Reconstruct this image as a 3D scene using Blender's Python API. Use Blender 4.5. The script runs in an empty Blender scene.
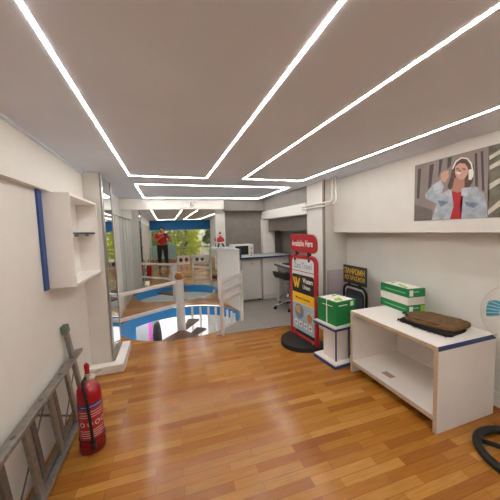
import bpy, bmesh, math, random
from mathutils import Vector, Matrix
random.seed(7)
C = bpy.context.scene.collection
S = bpy.context.scene
PI = math.pi
# ------------------------------------------------------------------ camera
H = 1.45
YAW, PITCH, ROLL, FPX = .3129, .0784, .0311, 260.0
fw = Vector((math.sin(YAW)*math.cos(PITCH), math.cos(YAW)*math.cos(PITCH), -math.sin(PITCH)))
rt0 = Vector((math.cos(YAW), -math.sin(YAW), 0))
dn0 = fw.cross(rt0)
rt = math.cos(ROLL)*rt0 + math.sin(ROLL)*dn0
dn = fw.cross(rt)
cam = bpy.data.cameras.new('camera')
cam.sensor_fit = 'HORIZONTAL'
cam.sensor_width = 36
cam.lens = 36*FPX/500
cam.clip_start = .02
cam_o = bpy.data.objects.new('camera', cam)
C.objects.link(cam_o)
m = Matrix((rt, -dn, -fw)).transposed().to_4x4()
m.translation = (0, 0, H)
cam_o.matrix_world = m
S.camera = cam_o
# ------------------------------------------------------------------ world, exposure
W = bpy.data.worlds.new('world')
S.world = W
W.use_nodes = True
wn = W.node_tree
wn.nodes.clear()
wo = wn.nodes.new('ShaderNodeOutputWorld')
wb = wn.nodes.new('ShaderNodeBackground')
sky = wn.nodes.new('ShaderNodeTexSky')
sky.sky_type = 'NISHITA'
sky.sun_elevation = math.radians(48)
sky.sun_rotation = math.radians(60)
sky.sun_intensity = .35
sky.air_density = 1.2
wb.inputs[1].default_value = .115
wn.links.new(sky.outputs[0], wb.inputs[0])
wn.links.new(wb.outputs[0], wo.inputs[0])
S.view_settings.view_transform = 'Standard'
S.view_settings.look = 'None'
S.view_settings.exposure = 1.85
S.view_settings.gamma = 1
S.view_settings.use_curve_mapping = False
S.cycles.use_denoising = True
S.cycles.max_bounces = 12
S.cycles.diffuse_bounces = 6
S.cycles.glossy_bounces = 8
S.cycles.caustics_reflective = True
LED = 17.5

# ------------------------------------------------------------------ materials
def lin(h):
    h = h.lstrip('#')
    out = []
    for i in (0, 2, 4):
        v = int(h[i:i+2], 16)/255
        out.append(v/12.92 if v <= .04045 else ((v+.055)/1.055)**2.4)
    return tuple(out)+(1,)
MATS = {}
def mat(name, col, rough=.5, metal=0, noise=0, scale=20, bump=0, coat=0, emit=0, trans=0, spec=.5, alpha=1):
    if name in MATS:
        return MATS[name]
    M = bpy.data.materials.new(name)
    M.use_nodes = True
    nt = M.node_tree
    b = nt.nodes['Principled BSDF']
    c = lin(col)
    b.inputs['Base Color'].default_value = c
    b.inputs['Roughness'].default_value = rough
    b.inputs['Metallic'].default_value = metal
    b.inputs['Coat Weight'].default_value = coat
    b.inputs['Transmission Weight'].default_value = trans
    b.inputs['Specular IOR Level'].default_value = spec
    b.inputs['Alpha'].default_value = alpha
    if emit:
        b.inputs['Emission Color'].default_value = c
        b.inputs['Emission Strength'].default_value = emit
    if noise or bump:
        tc = nt.nodes.new('ShaderNodeTexCoord')
        n = nt.nodes.new('ShaderNodeTexNoise')
        n.inputs['Scale'].default_value = scale
        n.inputs['Detail'].default_value = 5
        nt.links.new(tc.outputs['Object'], n.inputs['Vector'])
        if noise:
            r = nt.nodes.new('ShaderNodeValToRGB')
            r.color_ramp.elements[0].position = .3
            r.color_ramp.elements[1].position = .7
            r.color_ramp.elements[0].color = tuple(x*(1-noise) for x in c[:3])+(1,)
            r.color_ramp.elements[1].color = tuple(min(1, x*(1+noise*.6)) for x in c[:3])+(1,)
            nt.links.new(n.outputs[0], r.inputs[0])
            nt.links.new(r.outputs[0], b.inputs['Base Color'])
        if bump:
            bp = nt.nodes.new('ShaderNodeBump')
            bp.inputs['Strength'].default_value = bump
            bp.inputs['Distance'].default_value = .01
            nt.links.new(n.outputs[0], bp.inputs['Height'])
            nt.links.new(bp.outputs[0], b.inputs['Normal'])
    MATS[name] = M
    return M
def parquet():
    M = bpy.data.materials.new('oak_parquet')
    M.use_nodes = True
    nt = M.node_tree
    b = nt.nodes['Principled BSDF']
    N = nt.nodes.new
    L = nt.links.new
    tc = N('ShaderNodeTexCoord')
    mp = N('ShaderNodeMapping')
    mp.inputs['Rotation'].default_value = (0, 0, .02)
    L(tc.outputs['Object'], mp.inputs[0])
    def brick(c1, c2, mortar):
        k = N('ShaderNodeTexBrick')
        k.offset = .37
        k.offset_frequency = 2
        k.inputs['Scale'].default_value = 1
        k.inputs['Brick Width'].default_value = .43
        k.inputs['Row Height'].default_value = .06
        k.inputs['Mortar Size'].default_value = .0011
        k.inputs['Mortar Smooth'].default_value = .2
        k.inputs['Bias'].default_value = 0
        k.inputs['Color1'].default_value = c1
        k.inputs['Color2'].default_value = c2
        k.inputs['Mortar'].default_value = mortar
        L(mp.outputs[0], k.inputs[0])
        return k
    k = brick((0, 0, 0, 1), (1, 1, 1, 1), (.0, .0, .0, 1))
    ramp = N('ShaderNodeValToRGB')
    cr = ramp.color_ramp
    cr.elements[0].color = lin('945922')
    cr.elements[1].color = lin('bd8641')
    e = cr.elements.new(.35); e.color = lin('a66a29')
    e = cr.elements.new(.7); e.color = lin('ad762e')
    L(k.outputs['Color'], ramp.inputs[0])
    mg = N('ShaderNodeMapping')
    mg.inputs['Scale'].default_value = (3, 45, 1)
    L(mp.outputs[0], mg.inputs[0])
    g = N('ShaderNodeTexNoise')
    g.inputs['Scale'].default_value = 2.2
    g.inputs['Detail'].default_value = 6
    L(mg.outputs[0], g.inputs[0])
    gr = N('ShaderNodeMapRange')
    gr.inputs['From Min'].default_value = .3
    gr.inputs['From Max'].default_value = .7
    gr.inputs['To Min'].default_value = .82
    gr.inputs['To Max'].default_value = 1.1
    L(g.outputs[0], gr.inputs[0])
    mx = N('ShaderNodeMix'); mx.data_type = 'RGBA'; mx.blend_type = 'MULTIPLY'
    mx.inputs[0].default_value = 1
    L(ramp.outputs[0], mx.inputs[6]); L(gr.outputs[0], mx.inputs[7])
    m2 = N('ShaderNodeMix'); m2.data_type = 'RGBA'
    L(k.outputs['Fac'], m2.inputs[0]); L(mx.outputs[2], m2.inputs[6])
    m2.inputs[7].default_value = lin('6b3a14')
    L(m2.outputs[2], b.inputs['Base Color'])
    b.inputs['Roughness'].default_value = .2
    b.inputs['Specular IOR Level'].default_value = .42
    bp = N('ShaderNodeBump'); bp.inputs['Strength'].default_value = .06; bp.inputs['Distance'].default_value = .002
    L(g.outputs[0], bp.inputs['Height']); L(bp.outputs[0], b.inputs['Normal'])
    return M
def tiles():
    M = bpy.data.materials.new('grey_tiles')
    M.use_nodes = True
    nt = M.node_tree
    b = nt.nodes['Principled BSDF']
    tc = nt.nodes.new('ShaderNodeTexCoord')
    k = nt.nodes.new('ShaderNodeTexBrick')
    k.offset = 0
    for a, v in (('Scale', 1), ('Brick Width', .45), ('Row Height', .45), ('Mortar Size', .003)):
        k.inputs[a].default_value = v
    k.inputs['Color1'].default_value = lin('989189'); k.inputs['Color2'].default_value = lin('928b83')
    k.inputs['Mortar'].default_value = lin('7d776f')
    nt.links.new(tc.outputs['Object'], k.inputs[0])
    nt.links.new(k.outputs[0], b.inputs['Base Color'])
    b.inputs['Roughness'].default_value = .4
    return M
WOOD = parquet()
TILE = tiles()
WALL = mat('wall_paint', 'dcd9d2', .6, noise=.03, scale=6)
CEIL = mat('ceiling_paint', 'dee6f2', .7, noise=.03, scale=3)
WHITE = mat('white_laminate', 'eae6e0', .4, noise=.02, scale=10)
WPAINT = mat('white_metal_paint', 'dcd6cf', .4, noise=.03, scale=12)
GREY = mat('grey_panel', '837c75', .6, noise=.1, scale=9)
DGREY = mat('dark_grey_panel', '8a837c', .6, noise=.1, scale=9)
BLUE = mat('blue_edging', '2a4480', .4, noise=.05)
FASCIA = mat('bright_blue_paint', '3a93d8', .4, noise=.06, scale=8)
BLIND = mat('blue_blind_fabric', '16639a', .8, noise=.06, scale=30)
MIRROR = mat('mirror_glass', 'd9dcda', .0, metal=1)
STEEL = mat('brushed_steel', 'b9b6b1', .28, metal=1, noise=.08, scale=30)
CHROME = mat('chrome', 'd0d0d0', .12, metal=1)
ALU = mat('worn_aluminium', '9a948c', .45, metal=.75, noise=.22, scale=35, bump=.1)
ALUD = mat('dark_aluminium', '7b756e', .5, metal=.7, noise=.2, scale=35)
RUBBERG = mat('green_grey_rubber', '6f7d70', .8, noise=.1)
RED = mat('red_enamel', 'a30d1a', .25, coat=.4)
DRED = mat('red_lacquer', 'b01522', .3, coat=.3, noise=.04)
BLACK = mat('black_plastic', '141414', .5, noise=.1)
BLACKR = mat('black_rubber', '1b1a1a', .75, noise=.1)
BLACKM = mat('black_metal', '17181b', .4, metal=.3)
PAPER = mat('white_paper', 'eeeae2', .7)
YEL = mat('yellow_print', 'f4c316', .5)
LBLUE = mat('light_blue_print', '86b9cf', .5)
PGREY = mat('grey_blue_print', 'b8c4cf', .5)
GREENC = mat('green_carton', '0f7f3f', .6, noise=.05, scale=15)
LIME = mat('lime_print', '9fc23c', .6)
WCART = mat('white_carton', 'e2dcd2', .7, noise=.03)
PLY = mat('raw_chipboard_edge', 'c4ab8e', .7, noise=.12, scale=80)
LEDM = mat('led_diffuser', 'fbf7f3', .5, emit=LED)
LOWL = mat('added_lamp_diffuser', 'ffffff', .5, emit=4)  # glow of the lamps added to light the lower shop
SKIN = mat('skin', 'b98265', .55)
HAIR = mat('dark_hair', '1d1613', .7)

# ------------------------------------------------------------------ helpers
def nb():
    return bmesh.new()
def box(bm, x0, x1, y0, y1, z0, z1, M=None):
    vs = [bm.verts.new((x, y, z)) for x in (x0, x1) for y in (y0, y1) for z in (z0, z1)]
    fs = []
    for q in ((0, 1, 3, 2), (4, 6, 7, 5), (0, 4, 5, 1), (2, 3, 7, 6), (0, 2, 6, 4), (1, 5, 7, 3)):
        fs.append(bm.faces.new([vs[i] for i in q]))
    if M:
        bmesh.ops.transform(bm, matrix=M, verts=vs)
    return vs
def prism(bm, pts, d0, d1, axis='z'):
    def mk(p, d):
        return {'z': (p[0], p[1], d), 'y': (p[0], d, p[1]), 'x': (d, p[0], p[1])}[axis]
    a = [bm.verts.new(mk(p, d0)) for p in pts]
    b = [bm.verts.new(mk(p, d1)) for p in pts]
    n = len(pts)
    f1 = bm.faces.new(a); f2 = bm.faces.new(b[::-1])
    for i in range(n):
        bm.faces.new((a[i], b[i], b[(i+1) % n], a[(i+1) % n]))
    bmesh.ops.triangulate(bm, faces=[f1, f2])
    return a+b
def tube(bm, pts, r, n=10, closed=False, cap=True):
    pts = [Vector(p) for p in pts]
    k = len(pts)
    rr = r if isinstance(r, (list, tuple)) else [r]*k
    rings = []
    up = None
    for i, p in enumerate(pts):
        if closed:
            t = pts[(i+1) % k]-pts[i-1]
        else:
            t = pts[min(i+1, k-1)]-pts[max(i-1, 0)]
        t.normalize()
        if up is None:
            up = Vector((0, 0, 1)) if abs(t.z) < .9 else Vector((1, 0, 0))
        s = t.cross(up)
        if s.length < 1e-4:
            s = t.cross(Vector((0, 1, 0)))
        s.normalize()
        up = s.cross(t).normalized()
        rings.append([bm.verts.new(p+rr[i]*(math.cos(2*PI*j/n)*s+math.sin(2*PI*j/n)*up)) for j in range(n)])
    for i in range(k if closed else k-1):
        a, b = rings[i], rings[(i+1) % k]
        for j in range(n):
            bm.faces.new((a[j], a[(j+1) % n], b[(j+1) % n], b[j]))
    if cap and not closed:
        bm.faces.new(rings[0]); bm.faces.new(rings[-1][::-1])
def bar(bm, a, b, w, h, up=(0, 0, 1)):
    """rectangular bar from a to b, w across, h along up"""
    a, b = Vector(a), Vector(b)
    t = (b-a).normalized()
    s = t.cross(Vector(up))
    if s.length < 1e-5:
        s = t.cross(Vector((0, 1, 0)))
    s.normalize()
    u = s.cross(t).normalized()
    vs = []
    for p in (a, b):
        for i, j in ((-1, -1), (1, -1), (1, 1), (-1, 1)):
            vs.append(bm.verts.new(p+s*i*w/2+u*j*h/2))
    for q in ((0, 1, 2, 3), (7, 6, 5, 4), (0, 4, 5, 1), (1, 5, 6, 2), (2, 6, 7, 3), (3, 7, 4, 0)):
        bm.faces.new([vs[i] for i in q])
def lathe(bm, prof, n=24, c=(0, 0), cap=True):
    rings = []
    for r, z in prof:
        rings.append([bm.verts.new((c[0]+r*math.cos(2*PI*j/n), c[1]+r*math.sin(2*PI*j/n), z)) for j in range(n)])
    for i in range(len(rings)-1):
        for j in range(n):
            bm.faces.new((rings[i][j], rings[i][(j+1) % n], rings[i+1][(j+1) % n], rings[i+1][j]))
    if cap:
        bm.faces.new(rings[0][::-1]); bm.faces.new(rings[-1])
def ell(bm, c, r, u=16, v=10):
    M = Matrix.Translation(c) @ Matrix.Diagonal((r[0], r[1], r[2], 1))
    bmesh.ops.create_uvsphere(bm, u_segments=u, v_segments=v, radius=1, matrix=M)
def rrect(x0, x1, z0, z1, r, n=6):
    rs = r if isinstance(r, (list, tuple)) else [r]*4      # bl, br, tr, tl
    out = []
    for (cx, cz, a0), q in zip(((x0+rs[0], z0+rs[0], PI), (x1-rs[1], z0+rs[1], 1.5*PI), (x1-rs[2], z1-rs[2], 0), (x0+rs[3], z1-rs[3], .5*PI)), rs):
        for i in range(n+1):
            a = a0+i*PI/2/n
            out.append((cx+q*math.cos(a), cz+q*math.sin(a)))
    return out
def obj(name, bm, material, parent=None, loc=None, rot=None, smooth=False, bevel=0, sub=0):
    bmesh.ops.remove_doubles(bm, verts=bm.verts, dist=1e-6)
    bmesh.ops.recalc_face_normals(bm, faces=bm.faces)
    me = bpy.data.meshes.new(name)
    bm.to_mesh(me); bm.free()
    o = bpy.data.objects.new(name, me)
    C.objects.link(o)
    for q in (material if isinstance(material, (list, tuple)) else [material]):
        me.materials.append(q)
    if parent: o.parent = parent
    if loc: o.location = loc
    if rot: o.rotation_euler = rot
    if smooth:
        for p in me.polygons: p.use_smooth = True
    if bevel:
        b = o.modifiers.new('bevel', 'BEVEL'); b.width = bevel; b.segments = 2; b.limit_method = 'ANGLE'
    if sub:
        b = o.modifiers.new('sub', 'SUBSURF'); b.levels = sub; b.render_levels = sub
    return o
def tag(o, label, cat, group=None, kind=None):
    o['label'] = label; o['category'] = cat
    if group: o['group'] = group
    if kind: o['kind'] = kind
    return o
def thing(name, label, cat, loc=(0, 0, 0), rotz=0, group=None):
    o = bpy.data.objects.new(name, None)
    C.objects.link(o)
    o.empty_display_size = .1
    o.location = loc; o.rotation_euler = (0, 0, rotz)
    return tag(o, label, cat, group)
def centred(bm, loc):
    bmesh.ops.translate(bm, verts=bm.verts, vec=-Vector(loc))
    return bm
def solo(name, bm, material, label, cat, loc, group=None, **k):
    """a one-mesh thing built in world coordinates, its origin moved to loc"""
    return tag(obj(name, centred(bm, loc), material, loc=loc, **k), label, cat, group)
def struct(name, bm, material, label, cat='structure', parent=None, **k):
    o = obj(name, bm, material, parent, **k)
    o['kind'] = 'structure'
    if not parent:
        o['label'] = label; o['category'] = cat
    return o
def B(*a, **k):
    bm = nb(); box(bm, *a, **k); return bm
def wpart(name, bm, material, root, **k):
    """part whose mesh was built in world coordinates under an unrotated root"""
    return obj(name, centred(bm, root.location), material, root, **k)
def text(name, body, width, height, material, parent, loc, rot, depth=.0008, bold=0, mid=False):
    cu = bpy.data.curves.new(name, 'FONT')
    cu.body = body
    cu.size = 1
    cu.align_x = 'CENTER'
    cu.offset = bold
    cu.resolution_u = 3
    to = bpy.data.objects.new(name, cu)
    C.objects.link(to)
    dg = bpy.context.evaluated_depsgraph_get()
    me = bpy.data.meshes.new_from_object(to.evaluated_get(dg))
    bpy.data.objects.remove(to)
    bm = nb(); bm.from_mesh(me)
    xs = [v.co.x for v in bm.verts]; ys = [v.co.y for v in bm.verts]
    sx = width/(max(xs)-min(xs)); sy = height/(max(ys)-min(ys))
    cx = (max(xs)+min(xs))/2; cy = (max(ys)+min(ys))/2
    for v in bm.verts:
        v.co = Vector(((v.co.x-cx)*sx, (v.co.y-cy)*sy, 0))
    r = bmesh.ops.extrude_face_region(bm, geom=bm.faces[:])
    bmesh.ops.translate(bm, verts=[g for g in r['geom'] if isinstance(g, bmesh.types.BMVert)], vec=(0, 0, depth))
    return obj(name, bm, material, parent, loc=loc, rot=rot)
FRONT = (PI/2, 0, 0)            # text standing up, facing local -y

# ------------------------------------------------------------------ room numbers
HC = 2.08            # ceiling
YM = 5.38            # far mirror
YW = -3.9            # window wall
XB, XL = -.765, -.81  # left bulkhead face, left wall
XS, XR = 2.2, 2.42   # right soffit face, right wall
HX, HY, HA, HB = .2, 4.345, .955, .80   # stair opening
def ell_pts(n=72, k=1.0, a0=0, a1=2*PI, closed=True):
    m_ = n if closed else n+1
    return [(HX+HA*k*math.cos(a0+(a1-a0)*i/n), HY+HB*k*math.sin(a0+(a1-a0)*i/n)) for i in range(m_)]
def holed(outer, hole, z):
    bm = nb()
    es = []
    for loop in (outer, hole):
        vs = [bm.verts.new((p[0], p[1], z)) for p in loop]
        es += [bm.edges.new((vs[i], vs[(i+1) % len(vs)])) for i in range(len(vs))]
    bmesh.ops.triangle_fill(bm, use_beauty=True, edges=es)
    return bm

# ------------------------------------------------------------------ floors, walls, ceiling
XT = 1.235
wood = holed([(-1.0, YW-.1), (2.6, YW-.1), (2.6, 3.36), (XT, 3.45), (XT, 5.5), (-1.0, 5.5)], ell_pts(), 0)
struct('floor', wood, WOOD, 'orange oak parquet floor around the stair opening', 'floor')
bm = nb()
prism(bm, [(.60, 3.515), (2.6, 3.38), (2.6, 5.6), (1.2, 5.6), (1.2, 4.44)]+ell_pts(14, 1.004, .06, -1.06, False), -.05, .004)
struct('floor_kitchen', bm, TILE, 'grey tiled floor of the kitchenette', 'floor')
bm = nb(); bar(bm, (.60, 3.51, .003), (2.5, 3.383, .003), .022, .008)
struct('trim_1', bm, STEEL, 'metal strip between the parquet and the grey tiles', 'trim')
# blue rim of the stair opening
bm = nb()
for k0, k1, z0, z1 in ((1.0, 1.0, -.19, -.012),):
    a = ell_pts(96, 1.0)
    lo = [bm.verts.new((p[0], p[1], z0)) for p in a]; hi = [bm.verts.new((p[0], p[1], z1)) for p in a]
    lo2 = [bm.verts.new((HX+(p[0]-HX)*1.02, HY+(p[1]-HY)*1.02, z0)) for p in a]
    hi2 = [bm.verts.new((HX+(p[0]-HX)*1.02, HY+(p[1]-HY)*1.02, z1)) for p in a]
    for i in range(96):
        j = (i+1) % 96
        bm.faces.new((lo[i], lo[j], hi[j], hi[i])); bm.faces.new((lo2[i], hi2[i], hi2[j], lo2[j]))
        bm.faces.new((lo[i], lo2[i], lo2[j], lo[j])); bm.faces.new((hi[i], hi[j], hi2[j], hi2[i]))
struct('trim_2', bm, FASCIA, 'bright blue rim of the round stair opening', 'trim', smooth=False)
bm = nb()                       # blue curved screen below the rim at the left
pts = ell_pts(20, .995, PI*.80, PI*1.12, False)
for i in range(20):
    p, q = pts[i], pts[i+1]
    for s in (1.0, 1.02):
        P = [(HX+(a[0]-HX)*s, HY+(a[1]-HY)*s) for a in (p, q)]
        bm.faces.new([bm.verts.new((P[0][0], P[0][1], -.95)), bm.verts.new((P[1][0], P[1][1], -.95)), bm.verts.new((P[1][0], P[1][1], -.185)), bm.verts.new((P[0][0], P[0][1], -.185))])
struct('trim_3', bm, FASCIA, 'blue curved skirt hanging under the rim at the left', 'trim')
# ceiling
struct('ceiling', B(-1.1, 2.7, YW-.1, 5.6, HC, HC+.1), CEIL, 'pale warm grey plasterboard ceiling', 'ceiling')
# left wall: recessed lower wall and the bulkhead above
struct('wall_left', B(XL-.1, XL, YW, 5.6, -.02, HC), WALL, 'off-white left wall', 'wall')
bm = nb(); box(bm, XL-.05, XB, YW, YM, 1.765, HC-.001)
struct('wall_left_bulkhead', bm, WALL, 'off-white boxed bulkhead along the top of the left wall', 'wall')
bm = nb(); box(bm, XB-.02, XB+.012, YW, 3.05, HC-.022, HC-.0005)
struct('trim_4', bm, CEIL, 'thin cornice between bulkhead and ceiling', 'trim', bevel=.004)
struct('wall_column', B(XL-.05, -.62, 3.05, 3.62, -.01, HC-.001), WALL, 'white boxed column beyond the wall cabinet', 'wall', bevel=.003)
# thin upright panel joints on the far part of the left wall
bm = nb()
for y in (4.05, 4.5, 4.95):
    box(bm, XL-.01, XL+.012, y-.012, y+.012, 0, 1.765)
struct('trim_5', bm, WPAINT, 'white upright battens on the wall panels beyond the column', 'trim')
bm = nb()
box(bm, XL-.02, -.49, 2.93, 3.03, 0, .085); box(bm, -.585, -.49, 3.03, 3.56, 0, .085)
struct('baseboard_left', bm, WHITE, 'low white L-shaped kerb around the foot of the column', 'baseboard', bevel=.006)
# right wall with soffit and pillar
struct('wall_right', B(XR, XR+.1, YW, 3.56, -.02, HC), WALL, 'off-white recessed wall behind the bench', 'wall')
struct('wall_right_soffit', B(XS, XR+.05, -1.6, 3.05, 1.375, HC-.001), WALL, 'off-white projecting upper part of the right wall carrying the poster', 'wall', bevel=.004)
struct('wall_pillar', B(2.055, XR+.19, 3.05, 3.5, -.02, HC-.001), WALL, 'white pillar between the bench wall and the kitchenette', 'wall', bevel=.004)
bm = nb(); box(bm, 2.042, 2.06, 3.035, 3.075, 0, HC-.002)
struct('trim_6', bm, GREY, 'grey channel down the corner of the pillar', 'trim')
struct('baseboard_right', B(XR-.018, XR+.01, YW, 3.05, 0, .115), WHITE, 'white baseboard behind the bench', 'baseboard', bevel=.003)
# window end behind the photographer: piers left and right of the shop window
bm = nb()
box(bm, XL-.1, -.72, YW-.1, YW+.02, -.02, HC); box(bm, 2.44, XR+.1, YW-.1, YW+.02, -.02, HC)
box(bm, -.73, 2.45, YW-.1, YW, 2.0, HC)
struct('wall_front', bm, WALL, 'white piers framing the big window', 'wall')
# far end: beam, mirror, jamb, kitchen walls
struct('wall_back_beam', B(XL-.05, 1.17, 5.26, 5.6, 1.885, HC-.001), WALL, 'white beam above the mirror wall', 'wall', bevel=.003)
struct('wall_back', B(-1.1, 1.2, YM+.03, YM+.2, -.05, 1.9), WALL, 'wall behind the mirror', 'wall')
struct('wall_back_jamb', B(1.0, 1.2, YM-.03, YM+.1, 0, 1.886), WALL, 'white jamb at the right of the mirror', 'wall')
struct('wall_kitchen_beam', B(1.17, 2.1, 5.28, 5.6, 1.85, HC-.001), GREY, 'grey beam above the kitchenette back wall', 'wall')
struct('wall_kitchen', B(1.17, 2.7, 5.42, 5.6, -.05, 1.9), GREY, 'grey back wall of the kitchenette', 'wall')
struct('wall_kitchen_side', B(2.5, 2.7, 3.4, 5.6, -.05, HC), DGREY, 'dark grey side wall of the desk niche', 'wall')
struct('wall_kitchen_fascia', B(2.06, 2.6, 3.5, 5.5, 1.83, HC-.001), GREY, 'grey band below the ceiling over the desk niche', 'wall')
struct('trim_7', B(2.04, 2.55, 3.5, 5.42, 1.655, 1.83), WHITE, 'long white boxed ledge over the desk niche', 'trim', bevel=.004)
struct('trim_8', B(2.02, 2.30, 5.3, 5.43, .92, 1.66), WHITE, 'white upright panel at the end of the desk niche', 'trim', bevel=.003)

# mirror covering the far wall
mr = thing('wall_mirror', 'large wall mirror at the far end reflecting the window and the photographer', 'mirror', (.06, YM, 0))
wpart('mirror_glass', B(XL, 1.0, YM, YM+.01, .003, 1.885), MIRROR, mr)
# window: frame, glass
wf = bpy.data.objects.new('window_1', None); C.objects.link(wf); wf['kind'] = 'structure'
wf['label'] = 'big shop window at the street end'; wf['category'] = 'window'
bm = nb()
for x in (-.72, .84, 2.41):
    box(bm, x-.005, x+.035, YW-.08, YW-.02, 0, 2.0)
box(bm, -.72, 2.44, YW-.08, YW-.02, 0, .06); box(bm, -.72, 2.44, YW-.08, YW-.02, 1.95, 2.0)
o = obj('window_frame', bm, STEEL, wf); o['kind'] = 'structure'
gl = bpy.data.materials.new('window_glass'); gl.use_nodes = True
nt = gl.node_tree; nt.nodes.clear()
out = nt.nodes.new('ShaderNodeOutputMaterial'); mixs = nt.nodes.new('ShaderNodeMixShader')
tr = nt.nodes.new('ShaderNodeBsdfTransparent'); gs = nt.nodes.new('ShaderNodeBsdfGlossy'); fr = nt.nodes.new('ShaderNodeFresnel')
gs.inputs['Roughness'].default_value = .01
fr.inputs['IOR'].default_value = 1.3
nt.links.new(fr.outputs[0], mixs.inputs[0]); nt.links.new(tr.outputs[0], mixs.inputs[1]); nt.links.new(gs.outputs[0], mixs.inputs[2])
nt.links.new(mixs.outputs[0], out.inputs[0])
o = obj('window_pane', B(-.7, 2.42, YW-.055, YW-.05, .05, 1.96), gl, wf); o['kind'] = 'structure'

# ------------------------------------------------------------------ LED lines in the ceiling
def led(x0, x1, y0, y1, label):
    t = thing('ceiling_led_line', label, 'ceiling light', ((x0+x1)/2, (y0+y1)/2, HC), group='rectangular ceiling light lines')
    w = .006
    for a in ((x0-w, x0+w, y0-w, y1+w), (x1-w, x1+w, y0-w, y1+w), (x0+w, x1-w, y0-w, y0+w), (x0+w, x1-w, y1-w, y1+w)):
        wpart('light_strip', B(a[0], a[1], a[2], a[3], HC-.0015, HC+.01), LEDM, t)
led(-.338, .506, -3.35, 3.17, 'long rectangular light line in the ceiling on the left')
led(.963, 1.785, -3.35, 3.15, 'long rectangular light line in the ceiling on the right, over the bench')
led(-.33, 1.86, 3.70, 5.09, 'wide rectangular light line in the ceiling over the stair opening')

# ------------------------------------------------------------------ lower shop floor seen through the opening
struct('floor_lower', B(-3, 4, -4, 11, -2.75, -2.65), mat('lower_floor', 'd8d6d2', .25), 'pale floor of the shop below', 'floor')
lc = holed([(-3, -4), (4, -4), (4, 11), (-3, 11)], ell_pts(72, 1.02), -.2)
struct('ceiling_lower', lc, WHITE, 'white ceiling of the shop below', 'ceiling')
LW = mat('lower_wall_paint', 'e4e4e2', .6, noise=.03)
struct('wall_lower_left', B(-3.1, -3, -4, 11, -2.7, -.2), LW, 'white left wall of the shop below', 'wall')
struct('wall_lower_right', B(4, 4.1, -4, 11, -2.7, -.2), LW, 'white right wall of the shop below', 'wall')
struct('wall_lower_back', B(-3.1, 4.1, 11, 11.1, -2.7, -.2), LW, 'white back wall of the shop below', 'wall')
struct('wall_lower_front', B(-3.1, 4.1, -4.1, -4, -2.7, -.2), LW, 'white front wall of the shop below', 'wall')
for i, (x, y) in enumerate(((-.6, 7.2), (1.6, 7.2), (-.4, 1.6), (1.8, 1.6))):  # unseen lamps, added so the lower shop looks bright through the opening
    solo('added_lower_lamp', B(x-.3, x+.3, y-.9, y+.9, -.24, -.205), LOWL, 'flat ceiling lamp added out of view to light the shop below', 'ceiling lamp', (x, y, -.205), 'added lamps of the shop below')

# ------------------------------------------------------------------ spiral staircase with guard
NX, NY = .17, 4.2
st = thing('spiral_staircase', 'white spiral staircase with brown treads and a wooden ball on its post', 'staircase', (NX, NY, 0))
bm = nb(); tube(bm, [(0, 0, -2.65), (0, 0, .705)], .066, 20)
obj('newel_post', bm, WPAINT, st, smooth=False)
bm = nb(); ell(bm, (0, 0, .748), (.07, .07, .066), 20, 12)
o = obj('ball_cap', bm, mat('varnished_wood', 'a8622b', .3, coat=.4, noise=.15, scale=30), st, smooth=True); o['label'] = 'wooden ball cap'
TREAD = mat('brown_tread', '5d3a2a', .4, noise=.15, scale=30)
def tread(ang, z, half=.2, r=.55):
    bm = nb()
    pts = [(0.0, 0.0)]
    for i in range(7):
        a = ang-half+2*half*i/6
        ex, ey = HX+HA*r*math.cos(a)-NX, HY+HB*r*math.sin(a)-NY
        pts.append((ex, ey))
    prism(bm, pts, z-.035, z)
    o = obj('tread', bm, TREAD, st)
    return o
tread(-PI*.53, -.10, .45, .96)
for k in range(12):
    tread(1.15-k*.3, -.14-k*.16)
for k, a in enumerate((.05, .22, .40, .58, .76, .95, 1.14, 1.32)):
    ex, ey = HX+HA*.93*math.cos(a)-NX, HY+HB*.93*math.sin(a)-NY
    bm = nb(); tube(bm, [(ex, ey, -.02), (ex, ey, -1.2)], .022, 10)
    obj('baluster', bm, WPAINT, st, smooth=True)
for z0, z1 in ((.665, .66), (.30, .33)):
    bm = nb(); bar(bm, (-.03, 0, z0), (-.785, -.56, z1), .03, .045)
    obj('rail', bm, WPAINT, st, bevel=.004)
# wooden top ring strip is the parquet itself; gate beside the opening
gt = thing('stair_gate', 'white slatted guard gate at the right of the stair opening', 'gate', (.685, 3.445, 0), math.atan2(.46, .415))
GL = math.hypot(.415, .46)
for x in (0, GL):
    bm = nb(); box(bm, x-.022, x+.022, -.022, .022, .004 if x else 0, .81 if x else .82)
    obj('post', bm, WPAINT, gt, bevel=.005)
for z0 in (.755, .60, .47):
    bm = nb(); bar(bm, (.02, 0, z0), (GL-.02, 0, z0), .02, .055)
    obj('slat', bm, WPAINT, gt, bevel=.003)

# ------------------------------------------------------------------ partition with bar top, figurine
pt = thing('bar_partition', 'white half-height partition with a pale bar top between stairs and kitchenette', 'partition', (1.2, 4.9, 0))
bm = nb(); prism(bm, [(1.195, 4.40), (1.225, 4.40), (1.225, 5.34), (1.01, 5.34)], 0, 1.075)
wpart('panel', bm, WHITE, pt)
bm = nb(); prism(bm, [(1.175, 4.37), (1.245, 4.37), (1.245, 5.345), (.88, 5.345)], 1.075, 1.11)
wpart('bar_top', bm, mat('pale_bar_top', 'd5d8da', .35), pt)
bm = nb(); prism(bm, [(1.218, 4.364), (1.248, 4.364), (1.248, 4.37), (1.218, 4.37)], .96, 1.11)
box(bm, 1.245, 1.25, 4.37, 5.1, 1.07, 1.11)
wpart('blue_edging', bm, mat('navy_edging', '25375e', .4), pt)
fg = thing('figurine', 'small red and white figurine with dark legs standing on the bar top', 'figurine', (1.07, 5.27, 1.11), .2)
bm = nb(); lathe(bm, [(.05, .08), (.058, .12), (.05, .17), (.03, .205), (.02, .21)], 16); obj('coat', bm, mat('figurine_red', 'b5262a', .6), fg, smooth=True)
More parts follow.
